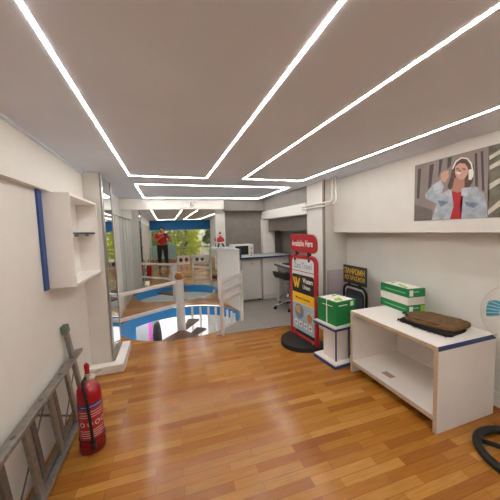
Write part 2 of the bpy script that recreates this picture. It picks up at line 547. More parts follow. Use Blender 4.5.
bm = nb(); ell(bm, (0, 0, .235), (.033, .033, .036)); obj('head', bm, mat('figurine_face', 'd9a08c', .6), fg, smooth=True)
bm = nb(); lathe(bm, [(.038, .252), (.034, .27), (.018, .30), (.004, .325)], 16); obj('hat', bm, mat('figurine_red', 'b5262a', .6), fg, smooth=True)
bm = nb(); tube(bm, [(.036*math.cos(a*PI/8), .036*math.sin(a*PI/8), .254) for a in range(16)], .009, 8, closed=True); obj('hat_trim', bm, PAPER, fg, smooth=True)
bm = nb(); lathe(bm, [(.055, .08), (.06, .095), (.054, .105)], 16); obj('coat_hem', bm, PAPER, fg, smooth=True)
for s in (-1, 1):
    bm = nb(); tube(bm, [(s*.025, 0, .10), (s*.045, -.02, .05), (s*.06, -.02, .012)], [.02, .018, .016], 10); ell(bm, (s*.062, -.035, .014), (.018, .032, .0135)); obj('leg', bm, BLACK, fg, smooth=True)
    bm = nb(); tube(bm, [(s*.045, 0, .185), (s*.07, -.015, .15), (s*.06, -.03, .12)], .016, 10); obj('arm', bm, mat('figurine_red', 'b5262a', .6), fg, smooth=True)

# ------------------------------------------------------------------ kitchenette
ct = thing('worktop', 'pale worktop with dark blue front edge over the fridge', 'worktop', (1.8, 5.1, .865))
wpart('slab', B(1.26, 2.44, 4.83, 5.42, .872, .908), mat('pale_worktop', 'cfd0ce', .35), ct)
wpart('front_edge', B(1.26, 2.44, 4.822, 4.83, .872, .906), mat('navy_edging', '25375e', .4), ct)
fr_ = thing('fridge', 'small white undercounter fridge beneath the microwave end of the worktop', 'fridge', (1.62, 5.13, 0))
wpart('cabinet', B(1.40, 1.815, 4.93, 5.40, .03, .855), WHITE, fr_, bevel=.006)
wpart('door', B(1.40, 1.815, 4.895, 4.926, .05, .853), mat('fridge_white', 'dedbd5', .3), fr_, bevel=.008)
wpart('handle', B(1.79, 1.805, 4.878, 4.896, .70, .82), WPAINT, fr_, bevel=.003)
wpart('badge', B(1.59, 1.64, 4.892, 4.896, .76, .775), GREY, fr_)
for x in (1.42, 1.77):
    wpart('foot', B(x, x+.03, 4.95, 4.98, 0, .03), BLACK, fr_)
kc = thing('base_cabinet', 'white kitchen base cabinet right of the fridge', 'cabinet', (2.15, 5.13, 0))
wpart('body', B(1.85, 2.44, 4.94, 5.40, .10, .868), WHITE, kc)
wpart('door', B(1.86, 2.44, 4.918, 4.937, .12, .86), WHITE, kc, bevel=.003)
wpart('toe_kick', B(1.86, 2.44, 4.95, 5.38, 0, .10), WALL, kc)
ep = solo('side_panel', B(1.275, 1.39, 4.86, 5.40, 0, .868), mat('blue_grey_panel', 'b4b9bd', .5), 'pale end panel between the bar partition and the fridge', 'panel', (1.33, 5.1, 0))
mw = thing('microwave', 'white microwave oven with black glass door on the worktop', 'microwave', (1.49, 5.2, .9095))
wpart('case', B(1.27, 1.71, 5.05, 5.36, .92, 1.15), WHITE, mw, bevel=.008)
wpart('door_glass', B(1.32, 1.60, 5.042, 5.055, .945, 1.125), mat('black_glass', '101114', .12), mw, bevel=.003)
wpart('window', B(1.37, 1.56, 5.04, 5.045, .97, 1.095), mat('oven_window', '2b2d30', .2), mw)
wpart('control_panel', B(1.62, 1.70, 5.043, 5.055, .94, 1.13), WPAINT, mw, bevel=.002)
for z in (.975, 1.07):
    bm = nb(); lathe(bm, [(.02, -.012), (.02, .012)], 16)
    bmesh.ops.rotate(bm, verts=bm.verts, matrix=Matrix.Rotation(PI/2, 3, 'X')); bmesh.ops.translate(bm, verts=bm.verts, vec=(1.66, 5.036, z))
    wpart('knob', bm, mat('knob_grey', 'a9a7a3', .4), mw)
for x in (1.30, 1.66):
    wpart('foot', B(x, x+.03, 5.08, 5.33, .9095, .921), BLACK, mw)
# wall cupboard in the niche
solo('wall_cupboard', B(2.16, 2.498, 3.535, 5.41, 1.41, 1.652), GREY, 'long grey wall cupboard under the white ledge', 'cupboard', (2.33, 4.5, 1.41), bevel=.004)
# desk
dk = thing('desk', 'narrow pale wall desk with dark edge beside the black swivel chair', 'desk', (2.3, 4.15, 0))
wpart('top', B(2.065, 2.495, 3.56, 4.81, .715, .75), mat('pale_worktop', 'cfd0ce', .35), dk)
wpart('front_edge', B(2.058, 2.065, 3.56, 4.81, .713, .752), mat('slate_edge', '4a5568', .4), dk)
for y in (3.6, 4.77):
    bm = nb(); bar(bm, (2.12, y, .715), (2.12, y, 0), .04, .04); bar(bm, (2.45, y, .715), (2.45, y, 0), .04, .04)
    wpart('leg', bm, WPAINT, dk)
wpart('pedestal', B(2.22, 2.48, 3.62, 3.98, .02, .71), mat('navy_panel', '2a3f6c', .5), dk, bevel=.004)
kb = thing('laptop', 'closed black laptop lying on the narrow desk', 'laptop', (2.3, 4.5, .75), .1)
bm = nb(); box(bm, -.12, .12, -.17, .17, .002, .014); obj('base', bm, BLACK, kb, bevel=.003)
bm = nb(); box(bm, -.12, .12, -.17, .17, .016, .024); obj('lid', bm, BLACKM, kb, bevel=.003)
cup = thing('paper_cup', 'small white paper cup on the desk behind the red sign', 'cup', (2.22, 4.02, .75))
bm = nb(); lathe(bm, [(.028, 0), (.036, .09), (.0385, .092), (.036, .094)], 20); obj('body', bm, PAPER, cup, smooth=True)
bm = nb(); lathe(bm, [(.0375, .093), (.038, .10), (.03, .106)], 20); obj('lid', bm, WPAINT, cup, smooth=True)
# swivel chair
ch = thing('swivel_chair', 'black swivel chair with a chrome star base in front of the desk', 'chair', (2.07, 4.22, 0), .25)
ch.scale = (1, 1, .94)
bm = nb()
gridn = 9
vs = {}
for i in range(gridn):
    for j in range(gridn):
        u, v = i/(gridn-1)*2-1, j/(gridn-1)*2-1
        r = max(abs(u), abs(v)); l = math.hypot(u, v) or 1
        k = r/l if l else 1
        x, y = u*k*.2, v*k*.2
        z = .03*max(0, abs(v)-.4)+(.19*max(0, -u-.45)**1.1)*1.6
        vs[i, j] = bm.verts.new((x+.02, y, .545+z))
for i in range(gridn-1):
    for j in range(gridn-1):
        bm.faces.new((vs[i, j], vs[i+1, j], vs[i+1, j+1], vs[i, j+1]))
so = obj('seat_shell', bm, BLACK, ch, smooth=True)
sm = so.modifiers.new('solid', 'SOLIDIFY'); sm.thickness = .06; sm.offset = -1
b_ = so.modifiers.new('sub', 'SUBSURF'); b_.levels = 1; b_.render_levels = 2
bm = nb()
pr = [(-.17, .60), (-.205, .66), (-.22, .73), (-.2, .735), (-.18, .67), (-.145, .61)]
prism(bm, pr, -.17, .17, 'y')
obj('backrest', bm, BLACK, ch, bevel=.012)
bm = nb(); tube(bm, [(0, 0, .08), (0, 0, .30)], .026, 14); tube(bm, [(0, 0, .30), (0, 0, .50)], .015, 12); obj('gas_column', bm, CHROME, ch, smooth=True)
bm = nb(); tube(bm, [(.17*math.cos(2*PI*i/24), .17*math.sin(2*PI*i/24), .20) for i in range(24)], .009, 8, closed=True)
for a in range(3):
    tube(bm, [(0, 0, .2), (.17*math.cos(a*2.1), .17*math.sin(a*2.1), .2)], .007, 6)
obj('foot_ring', bm, CHROME, ch, smooth=True)
for k in range(5):
    a = k*2*PI/5+.3
    bm = nb(); tube(bm, [(0.02*math.cos(a), .02*math.sin(a), .11), (.13*math.cos(a), .13*math.sin(a), .10), (.25*math.cos(a), .25*math.sin(a), .075)], [.022, .018, .013], 10)
    lg = obj('base_arm', bm, CHROME, ch, smooth=True)
    bm = nb()
    px, py = .25*math.cos(a), .25*math.sin(a)
    M_ = Matrix.Translation((px, py, .03)) @ Matrix.Rotation(a+1, 4, 'Z') @ Matrix.Rotation(PI/2, 4, 'Y')
    bmesh.ops.create_cone(bm, cap_ends=True, segments=16, radius1=.03, radius2=.03, depth=.035, matrix=M_)
    tube(bm, [(px, py, .03), (px, py, .075)], .008, 8)
    obj('caster', bm, BLACK, lg, smooth=False)

# ------------------------------------------------------------------ pipes on the pillar
def pipe(z, y1, label):
    bm = nb()
    pts = [(2.035, 3.60, z), (2.035, y1, z)]
    for i in range(1, 7):
        a = i*PI/2/6
        pts.append((2.035+.0*a, y1-.05*math.sin(a), z+.05*(1-math.cos(a))))
    pts.append((2.035, y1-.05, HC-.004))
    tube(bm, pts, .0125, 12)
    solo('pipe', bm, WPAINT, label, 'pipe', (2.035, y1, z), 'pipes across the pillar', smooth=True)
pipe(1.775, 2.88, 'upper of the two white pipes crossing the pillar')
pipe(1.735, 2.82, 'lower of the two white pipes crossing the pillar')
solo('detector', B(.50, .56, 5.225, 5.26, 1.955, 2.02), mat('detector_grey', 'b3aca5', .5), 'small grey detector box fixed on the white beam', 'detector', (.53, 5.26, 1.98), bevel=.008)

# ------------------------------------------------------------------ left wall: cabinet, blue tape, mirror strip
cb = thing('wall_cabinet', 'open white wall cabinet with one dark blue shelf, hung on the left wall', 'cabinet', (-.75, 2.55, 1.07))
Y0, Y1, Z0, Z1, XF = 2.17, 2.93, 1.075, 1.752, -.632
wpart('side', B(XL, XF, Y0, Y0+.018, Z0, Z1), WHITE, cb)
wpart('side', B(XL, XF, Y1-.018, Y1, Z0, Z1), WHITE, cb)
wpart('top', B(XL, XF, Y0+.018, Y1-.018, Z1-.018, Z1), WHITE, cb)
wpart('bottom', B(XL, XF, Y0+.018, Y1-.018, Z0, Z0+.018), WHITE, cb)
wpart('back', B(XL, XL+.008, Y0+.018, Y1-.018, Z0+.018, Z1-.018), WHITE, cb)
wpart('shelf', B(XL+.008, XF-.03, Y0+.018, Y1-.018, 1.455, 1.468), mat('pale_shelf', 'd4d2ce', .4), cb)
wpart('shelf_edge', B(XF-.03, XF-.024, Y0+.018, Y1-.018, 1.453, 1.47), mat('navy_edge', '27375c', .4), cb)
for y in (2.42, 2.72):
    wpart('shelf_bracket', B(XF-.06, XF-.035, y, y+.015, 1.436, 1.455), GREY, cb)
sk = thing('wall_socket', 'small white socket with a plugged cable inside the wall cabinet', 'socket', (XL+.008, 2.42, 1.22))
wpart('plate', B(XL+.008, XL+.02, 2.38, 2.46, 1.18, 1.26), PAPER, sk, bevel=.003)
wpart('plug', B(XL+.02, XL+.055, 2.405, 2.435, 1.205, 1.235), PAPER, sk, bevel=.005)
bm = nb(); tube(bm, [(XL+.05, 2.42, 1.21), (XL+.06, 2.44, 1.16), (XL+.05, 2.5, 1.11), (XL+.04, 2.56, 1.10)], .004, 6); wpart('cable', bm, PAPER, sk, smooth=True)
solo('blue_batten', B(XL, XL+.014, 2.108, 2.168, 1.072, 1.765), mat('navy_batten', '2c4a86', .5), 'dark blue upright batten against the near side of the wall cabinet', 'batten', (XL, 2.14, 1.04))
ms = thing('mirror_strip', 'tall narrow framed mirror strip on the column', 'mirror', (-.62, 3.33, 0))
wpart('glass', B(-.6195, -.612, 3.15, 3.595, .09, HC-.01), MIRROR, ms)
bm = nb()
box(bm, -.6195, -.604, 3.06, 3.15, .09, HC-.006); box(bm, -.6195, -.606, 3.595, 3.618, .09, HC-.006)
wpart('frame', bm, mat('satin_silver', 'a8a49d', .35, metal=.9), ms)
bm = nb(); box(bm, -.6195, -.605, 3.15, 3.595, 1.60, 1.615); wpart('joint', bm, mat('satin_silver', 'a8a49d', .35, metal=.9), ms)

# ------------------------------------------------------------------ ladder lying on its side against the left wall
ld = thing('ladder', 'worn aluminium stepladder lying on its side along the left wall', 'ladder', (-.76, 1.9, 0))
def LP(y, s, off=0):        # s 0 at floor rail .. 1 at upper rail ; leaning on the wall
    return Vector((-.712-.045*s-(.024 if off else 0), y, .032+.43*s))
nrm = Vector((.43, 0, .045)).normalized()
upv = Vector((-.045, 0, .43)).normalized()
for s in (0, 1):
    bm = nb(); bar(bm, LP(.75, s), LP(2.53 if s else 2.42, s), .055, .026, upv); wl = wpart('rail', bm, ALU, ld, bevel=.004)
for s in (.06, .94):
    bm = nb(); bar(bm, LP(.75, s, 1), LP(2.38, s, 1), .03, .024, upv); wpart('rear_rail', bm, ALUD, ld, bevel=.004)
for y in (1.0, 1.30, 1.60, 1.90, 2.20):
    bm = nb(); bar(bm, LP(y, .0), LP(y, 1.0), .022, .05, (0, 1, 0)); wpart('rung', bm, ALU, ld, bevel=.004)
    if y < 2.15:
        bm = nb(); bar(bm, LP(y+.11, .03, 1), LP(y+.11, .97, 1), .02, .045, (0, 1, 0)); wpart('rear_rung', bm, ALUD, ld, bevel=.004)
for a, b in ((1.38, 1.9), (2.02, 2.5), (2.22, 1.75)):
    bm = nb(); bar(bm, LP(a, .1, 1), LP(b, .9, 1), .012, .004, nrm); wpart('brace', bm, ALUD, ld)
bm = nb(); bar(bm, LP(2.40, .04), LP(2.34, 1.58), .028, .05, (0, 1, 0)); wl = wpart('stabilizer_bar', bm, ALU, ld, bevel=.004)
bm = nb(); bar(bm, LP(2.34, 1.52), LP(2.335, 1.67), .042, .075, (0, 1, 0))
bmesh.ops.translate(bm, verts=bm.verts, vec=Vector((.76, -1.9, 0)))
o = obj('rubber_foot', bm, RUBBERG, ld, bevel=.008); o['label'] = 'grey-green rubber foot'
for y in (1.2, 1.5, 1.8, 2.1, 2.4):
    bm = nb(); p = LP(y, 1); bmesh.ops.create_cone(bm, cap_ends=True, segments=12, radius1=.012, radius2=.012, depth=.006, matrix=Matrix.Translation(p+upv*.014) @ Vector((0, 0, 1)).rotation_difference(upv).to_matrix().to_4x4())
    wpart('rivet', bm, ALUD, ld)

# ------------------------------------------------------------------ fire extinguisher
fe = thing('fire_extinguisher', 'red fire extinguisher with black hose standing by the end of the ladder', 'fire extinguisher', (-.545, 1.935, 0), .15)
bm = nb(); lathe(bm, [(.066, 0), (.074, .006), (.075, .05), (.0725, .056), (.0725, .40), (.068, .43), (.052, .458), (.03, .472), (.024, .478)], 36)
obj('cylinder', bm, RED, fe, smooth=True)
bm = nb(); lathe(bm, [(.076, .004), (.0775, .012), (.0775, .048), (.0755, .056)], 36, cap=False); obj('base_ring', bm, mat('dark_red_plastic', '7a1018', .5), fe, smooth=True)
def wrap(z0, z1, a0, a1, r=.0732, n=24):
    bm = nb()
    A = [a0+(a1-a0)*i/n for i in range(n+1)]
    lo = [bm.verts.new((r*math.cos(a), r*math.sin(a), z0)) for a in A]; hi = [bm.verts.new((r*math.cos(a), r*math.sin(a), z1)) for a in A]
    for i in range(n): bm.faces.new((lo[i], lo[i+1], hi[i+1], hi[i]))
    return bm
lb = obj('label_sheet', wrap(.10, .345, -2.75, .15), mat('red_label', 'b3242c', .35, noise=.1, scale=60), fe)
obj('blue_band', wrap(.315, .345, -2.75, .15, .0736), mat('label_blue', '2b3c8c', .4), lb)
LT = mat('label_text_white', 'd8c9c4', .5)
bm = nb()
for z, a0, a1 in ((.292, -2.5, -.2), (.274, -2.3, -.35), (.258, -2.5, -.5), (.165, -2.5, -.3), (.15, -2.4, -.5), (.135, -2.5, -.3), (.12, -2.3, -.6), (.327, -2.2, -.4)):
    q = wrap(z, z+.005, a0, a1, .0739, 16); me_ = bpy.data.meshes.new('t'); q.to_mesh(me_); q.free(); bm.from_mesh(me_); bpy.data.meshes.remove(me_)
for a in (-2.2, -1.55, -.95, -.4):
    vsr = []
    for i in range(14):
        t = 2*PI*i/14; vsr.append(bm.verts.new((.0739*math.cos(a+.017/.073*math.cos(t)), .0739*math.sin(a+.017/.073*math.cos(t)), .212+.017*math.sin(t))))
    bm.faces.new(vsr)
obj('label_print', bm, LT, lb)
for a in (-2.2, -1.55, -.95, -.4):
    bm = nb()
    vsr = []
    for i in range(10):
        t = 2*PI*i/10; vsr.append(bm.verts.new((.0742*math.cos(a+.009/.073*math.cos(t)), .0742*math.sin(a+.009/.073*math.cos(t)), .212+.011*math.sin(t))))
    bm.faces.new(vsr)
    obj('label_pictogram', bm, mat('label_dark_red', '7c1420', .5), lb)
bm = nb(); lathe(bm, [(.026, .472), (.026, .50), (.02, .505), (.02, .525)], 20); box(bm, -.015, .045, -.016, .016, .495, .52)
vv = obj('valve', bm, STEEL, fe, bevel=.003)
bm = nb(); prism(bm, [(-.012, .515), (.012, .515), (.014, .58), (-.002, .60), (-.016, .588)], -.011, .011, 'y')
obj('lever', bm, RED, fe, bevel=.003)
bm = nb(); bar(bm, (.01, 0, .51), (.085, 0, .53), .02, .006); obj('carry_handle', bm, STEEL, fe, bevel=.002)
bm = nb(); bmesh.ops.create_cone(bm, cap_ends=True, segments=20, radius1=.016, radius2=.016, depth=.012, matrix=Matrix.Translation((.03, -.022, .505)) @ Matrix.Rotation(PI/2, 4, 'X')); obj('pressure_gauge', bm, PAPER, fe)
bm = nb(); tube(bm, [(-.012, -.018, .505), (-.022, -.055, .50), (-.02, -.078, .46), (-.006, -.087, .38), (.004, -.087, .25), (.01, -.087, .13), (.014, -.085, .085)], .009, 10); obj('hose', bm, BLACKR, fe, smooth=True)
bm = nb(); tube(bm, [(.014, -.085, .10), (.016, -.085, .045)], [.011, .016], 10); obj('nozzle', bm, BLACK, fe, smooth=True)
bm = nb(); tube(bm, [(.0765*math.cos(2*PI*i/32), .0765*math.sin(2*PI*i/32), .095) for i in range(32)], .004, 6, closed=True); box(bm, -.006, .03, -.098, -.07, .088, .102); obj('hose_strap', bm, BLACK, fe)

# ------------------------------------------------------------------ forecourt sign with red frame
fa = Vector((1.635, 2.57, 0)); fb = Vector((1.575, 3.12, 0))
mid = (fa+fb)/2
WS = (fa-fb).length
sg = thing('pavement_sign', 'red framed floor sign with a rounded red header and black half-round base', 'sign', mid, math.atan2((fa-fb).y, (fa-fb).x))
hw = WS/2
def frame_bm(hw, z0, z1, r, w, d):
    bm = nb()
    o_ = rrect(-hw, hw, z0, z1, [.004, .004, r, r], 8); i_ = rrect(-hw+w, hw-w, z0+w, z1-w, [.004, .004, max(.01, r-w), max(.01, r-w)], 8)
    V = []
    for y in (-d/2, d/2):
        V.append([bm.verts.new((p[0], y, p[1])) for p in o_]); V.append([bm.verts.new((p[0], y, p[1])) for p in i_])
    n = len(o_)
    for i in range(n):
        j = (i+1) % n
        bm.faces.new((V[0][i], V[0][j], V[1][j], V[1][i])); bm.faces.new((V[2][i], V[3][i], V[3][j], V[2][j]))
        bm.faces.new((V[0][i], V[2][i], V[2][j], V[0][j])); bm.faces.new((V[1][i], V[1][j], V[3][j], V[3][i]))
    return bm
obj('frame', frame_bm(hw, .03, 1.115, .10, .045, .035), DRED, sg, bevel=.004)
bm = nb(); prism(bm, rrect(-hw+.047, hw-.047, .14, 1.075, [.01, .01, .06, .06]), -.009, .009, 'y')
pn = obj('panel', bm, mat('sign_panel_white', 'dfe3e4', .35), sg)
bm = nb(); prism(bm, rrect(-hw+.03, hw-.005, 1.145, 1.37, [.09, .07, .10, .05]), -.014, .014, 'y')
hd = obj('header', bm, DRED, sg, bevel=.004)
text('header_lettering', 'Available Here', .43, .08, PAPER, hd, (.0, -.0145, 1.262), FRONT, bold=.016)
for x in (-.12, .13):
    bm = nb(); box(bm, x-.016, x+.016, -.02, .02, 1.095, 1.165); obj('header_bracket', bm, BLACK, sg, bevel=.003)
for x in (-.15, .14):
    bm = nb(); box(bm, x-.012, x+.012, -.022, -.01, 1.04, 1.075); obj('clip', bm, BLACK, sg, bevel=.002)
text('travel_lettering', 'Zara Travel', .36, .075, mat('print_teal', '5f9cb0', .5), pn, (0, -.0095, .985), FRONT)
bm = nb(); box(bm, -hw+.05, hw-.05, -.0105, -.009, .905, .913); obj('red_line', bm, DRED, pn)
bm = nb(); prism(bm, rrect(-hw+.052, hw-.052, .575, .865, .03), -.0108, -.009, 'y'); obj('black_block', bm, BLACK, pn)
bm = nb(); prism(bm, [(-hw+.052, .50), (hw-.052, .50), (hw-.052, .63), (-hw+.052, .63)], -.0114, -.009, 'y'); obj('yellow_band', bm, YEL, pn)
def wmark(x, z, s):
    bm = nb()
    for dx in (0, .42*s):
        prism(bm, [(x+dx, z+s), (x+dx+.25*s, z+s), (x+dx+.42*s, z+.35*s), (x+dx+.5*s, z), (x+dx+.33*s, z)], -.0125, -.0108, 'y')
    prism(bm, [(x+.5*s, z), (x+.33*s, z), (x+.62*s, z+s), (x+.72*s, z+.75*s)], -.0124, -.0108, 'y')
    prism(bm, [(x+.92*s, z), (x+.75*s, z), (x+1.05*s, z+s), (x+1.25*s, z+s)], -.0124, -.0108, 'y')
    return bm
obj('yellow_mark', wmark(-hw+.065, .69, .13), YEL, pn)
text('brand_lettering', 'Western', .20, .062, PAPER, pn, (.105, -.0112, .80), FRONT, bold=.02)
text('brand_lettering', 'Union', .145, .055, PAPER, pn, (.08, -.0112, .72), FRONT, bold=.02)
text('band_lettering', 'Money Transfer', .30, .04, BLACK, pn, (.0, -.0116, .56), FRONT, bold=.012)
bm = nb(); box(bm, -hw+.05, hw-.05, -.0106, -.009, .145, .49); obj('picture_field', bm, mat('sky_print', 'a9c3d4', .5, noise=.2, scale=6), pn)
def disc(x, z, rx, rz, y, n=24):
    bm = nb(); prism(bm, [(x+rx*math.cos(2*PI*i/n), z+rz*math.sin(2*PI*i/n)) for i in range(n)], y, -.009, 'y'); return bm
obj('globe_picture', disc(-.08, .385, .095, .10, -.0114), mat('globe_print', '7d87a8', .5, noise=.5, scale=25), pn)
obj('plane_picture', disc(-.095, .41, .05, .05, -.0119), mat('gold_print', 'd9b13e', .5, noise=.4, scale=40), pn)
obj('bag_picture', disc(.135, .345, .05, .055, -.0114), mat('orange_print', 'd87f2c', .5, noise=.4, scale=30), pn)
text('offer_lettering', 'holidays', .13, .03, mat('print_orange', 'd98a4a', .5), pn, (.13, -.0112, .44), FRONT, bold=.01)
for i in range(4):
    x = -.15+i*.1
    bm = nb(); prism(bm, rrect(x-.032, x+.032, .195, .265, .012), -.0116, -.009, 'y'); ic = obj('icon', bm, PAPER, pn)
    bm = nb(); prism(bm, [(x-.018, .215), (x+.018, .215), (x+.018, .222+.01*(i % 2)), (x+.004, .248), (x-.018, .232)], -.0122, -.0116, 'y'); obj('icon_print', bm, mat('print_red', 'b3455a', .5) if i % 2 else mat('print_slate', '5a6f87', .5), ic)
bm = nb()
pb = []
for i in range(25):
    a = PI+i*PI/24
    pb.append((.30*math.cos(a), .06+.36*math.sin(a)))
prism(bm, pb+[(.30, .14), (-.30, .14)], 0, .055)
obj('base', bm, BLACKR, sg, bevel=.02)
bm = nb(); box(bm, hw-.05, hw-.004, -.02, .02, .0, .06); obj('foot', bm, DRED, sg)
bm = nb(); box(bm, hw-.075, hw-.055, -.03, -.01, .055, .09); obj('spring_clip', bm, STEEL, sg)

# ------------------------------------------------------------------ little white pedestal stand and the green carton on it
sd = thing('display_stand', 'small white pedestal stand with dark blue edges under the big green carton', 'stand', (1.565, 2.155, 0), .10)
for z0, z1, nm in ((.0, .045, 'base_plate'), (.395, .43, 'top_plate')):
    bm = nb(); box(bm, .004, .30, .004, .34, z0, z1); p_ = obj(nm, bm, WHITE, sd)
    bm = nb(); box(bm, 0, .304, 0, .004, z0, z1-.012); box(bm, 0, .004, .004, .344, z0, z1-.012); box(bm, .30, .304, .004, .344, z0, z1-.012); obj('edge_band', bm, BLUE, p_)
bm = nb(); box(bm, .07, .245, .065, .26, .045, .395); cl_ = obj('column', bm, WHITE, sd)
bm = nb(); box(bm, .064, .076, .058, .070, .046, .394); box(bm, .238, .25, .058, .07, .046, .394); obj('corner_strip', bm, BLUE, sd)
gb = thing('paper_carton', 'large green paper carton with white strap on the small pedestal stand', 'box', (1.615, 2.20, .431), .14)
bm = nb(); box(bm, 0, .27, 0, .285, 0, .205); obj('body', bm, GREENC, gb, bevel=.003)
bm = nb(); box(bm, -.004, .274, -.004, .289, .18, .25); li = obj('lid', bm, GREENC, gb, bevel=.003)
bm = nb(); box(bm, .02, .245, .015, .275, .2495, .2508); obj('top_sheet', bm, PAPER, li)
bm = nb(); prism(bm, [(.03, .06), (.12, .03), (.2, .16), (.1, .13)], .2507, .2514); prism(bm, [(.13, .2), (.24, .22), (.2, .265)], .2507, .2514); obj('lime_print', bm, LIME, li)
bm = nb(); box(bm, .19, .235, -.0055, -.003, .19, .238); obj('white_label', bm, PAPER, li)
bm = nb(); box(bm, .03, .15, -.005, -.003, .205, .215); box(bm, -.005, -.003, .05, .2, .195, .203); obj('white_print', bm, PAPER, li)
bm = nb(); box(bm, -.0055, .0, .13, .142, 0, .251); box(bm, -.0055, .2755, .13, .142, .2508, .2522); obj('strap', bm, PAPER, gb)

# ------------------------------------------------------------------ black pavement sign behind
bs = thing('pavement_sign', 'black floor sign with yellow lettering behind the green carton', 'sign', (2.225, 2.66, 0), -PI/2-.03)
hb = .21
bm = nb()
for s in (-1, 1):
    pass
arc = []
for i in range(9):
    a = PI-i*PI/2/8; arc.append((-hb+.09+.09*math.cos(a), 0, .61+.09*math.sin(a)))
for i in range(9):
    a = PI/2-i*PI/2/8; arc.append((hb-.09+.09*math.cos(a), 0, .61+.09*math.sin(a)))
tube(bm, [(-hb, 0, .02)]+arc+[(hb, 0, .02)], .016, 10)
obj('tube_frame', bm, BLACKM, bs, smooth=True)
bm = nb(); prism(bm, rrect(-hb+.045, hb-.045, +.12, .655, [.01, .01, .06, .06]), -.006, .006, 'y'); pb_ = obj('panel', bm, mat('charcoal_panel', '25282e', .4), bs)
bm = nb(); prism(bm, rrect(-hb+.07, hb-.07, .28, .58, .02), -.0075, -.006, 'y'); obj('poster_sheet', bm, mat('slate_print', '3c434d', .5, noise=.3, scale=20), pb_)
bm = nb(); prism(bm, rrect(-.215, .215, .725, .955, .006), -.006, .006, 'y'); hb_ = obj('header', bm, mat('header_charcoal', '33343a', .5), bs)
text('header_lettering', 'ΠΛΗΡΩΜΗ', .37, .075, YEL, hb_, (0, -.0065, .885), FRONT, bold=.015)
text('header_lettering', 'ΛΟΓΑΡΙΑΣΜΩΝ', .37, .06, YEL, hb_, (.0, -.0065, .80), FRONT, bold=.012)
for x in (-.1, .1):
    bm = nb(); box(bm, x-.012, x+.012, -.014, .014, .685, .745); obj('header_clip', bm, BLACK, bs)
bm = nb(); box(bm, -.2, .2, -.14, .14, 0, .02); obj('base', bm, BLACKR, bs, bevel=.008)
solo('leaning_board', B(2.09, 2.40, 3.025, 3.045, .0, .86), mat('lilac_board', 'c0b6bd', .6), 'pale lilac board leaning against the pillar behind the red sign', 'board', (2.25, 3.035, 0))

# ------------------------------------------------------------------ bench, boxes and brown cover
tb = thing('bench_table', 'low white open-sided bench table with raw brown front edges', 'table', (2.07, 1.67, 0))
TX0, TX1, TY0, TY1, TZ = 1.702, 2.295, 1.222, 2.095, .621
wpart('top', B(TX0+.004, TX1, TY0+.004, TY1, TZ-.026, TZ), WHITE, tb)
wpart('side_panel', B(TX0+.004, TX1, TY0, TY0+.026, 0, TZ-.026), WHITE, tb)
wpart('side_panel', B(TX0+.004, TX1, TY1-.026, TY1, 0, TZ-.026), WHITE, tb)
wpart('shelf', B(TX0+.004, TX1, TY0+.026, TY1-.026, .085, .118), WHITE, tb)
wpart('back_panel', B(TX1-.02, TX1-.004, TY0+.026, TY1-.026, .118, TZ-.026), WHITE, tb)
bm = nb()
box(bm, TX0, TX0+.004, TY0, TY1, TZ-.026, TZ-.001); box(bm, TX0, TX0+.004, TY0, TY0+.026, 0, TZ-.026); box(bm, TX0, TX0+.004, TY1-.026, TY1, 0, TZ-.026); box(bm, TX0, TX0+.004, TY0+.026, TY1-.026, .085, .118)
wpart('raw_edge', bm, PLY, tb)
wpart('blue_edge', B(TX0+.002, TX1, TY0-.001, TY0+.004, TZ-.032, TZ+.0005), BLUE, tb)
bm = nb(); box(bm, 1.80, 1.86, 1.70, 1.80, .1182, .1188); obj_ = wpart('stain', bm, mat('brown_mark', 'a88f78', .7), tb)
def flatbox(name, label, z, h, m, rz, L=.36, Wd=.19, printed=True, loc=(2.105, 1.80)):
    t = thing(name, label, 'box', (loc[0], loc[1], z), rz, 'paper boxes stacked on the bench')
    bm = nb(); box(bm, 0, Wd, 0, L, 0, h); obj('carton', bm, m, t, bevel=.002)
    if printed:
        bm = nb(); box(bm, -.0008, 0, .03, L-.06, h*.42, h*.52); box(bm, .04, .12, -.0008, 0, h*.55, h*.7); obj('white_print', bm, mat('faint_white_print', '8fc3a0', .6), t)
        bm = nb(); box(bm, Wd*.0+.015, .055, -.001, 0, h*.15, h*.85); obj('label_sheet', bm, PAPER, t)
        bm = nb(); box(bm, .14, .19, -.001, 0, h*.1, h*.9); obj('lime_label', bm, LIME if 'lowest' in label else PAPER, t) if 'lowest' in label else bm.free()
        if 'topmost' in label:
            bm = nb(); box(bm, .015, Wd-.012, .02, L-.015, h, h+.001); ts = obj('top_sheet', bm, PAPER, t)
            bm = nb(); prism(bm, [(.02, .05), (.05, .05), (.11, .22), (.08, .22)], h+.001, h+.0016); prism(bm, [(.05, .26), (.14, .29), (.1, .33)], h+.001, h+.0016); obj('lime_print', bm, LIME, ts)
RZ = -.10
flatbox('paper_box', 'flat green paper box, lowest of the stack on the bench', TZ+.001, .076, GREENC, RZ+PI*0)
flatbox('paper_box', 'plain white paper box in the middle of the stack on the bench', TZ+.078, .073, WCART, RZ, L=.355, Wd=.187, printed=False, loc=(2.107, 1.803))
flatbox('paper_box', 'flat green paper box with white top, topmost of the stack on the bench', TZ+.152, .080, GREENC, RZ, L=.36, Wd=.19, loc=(2.104, 1.799))
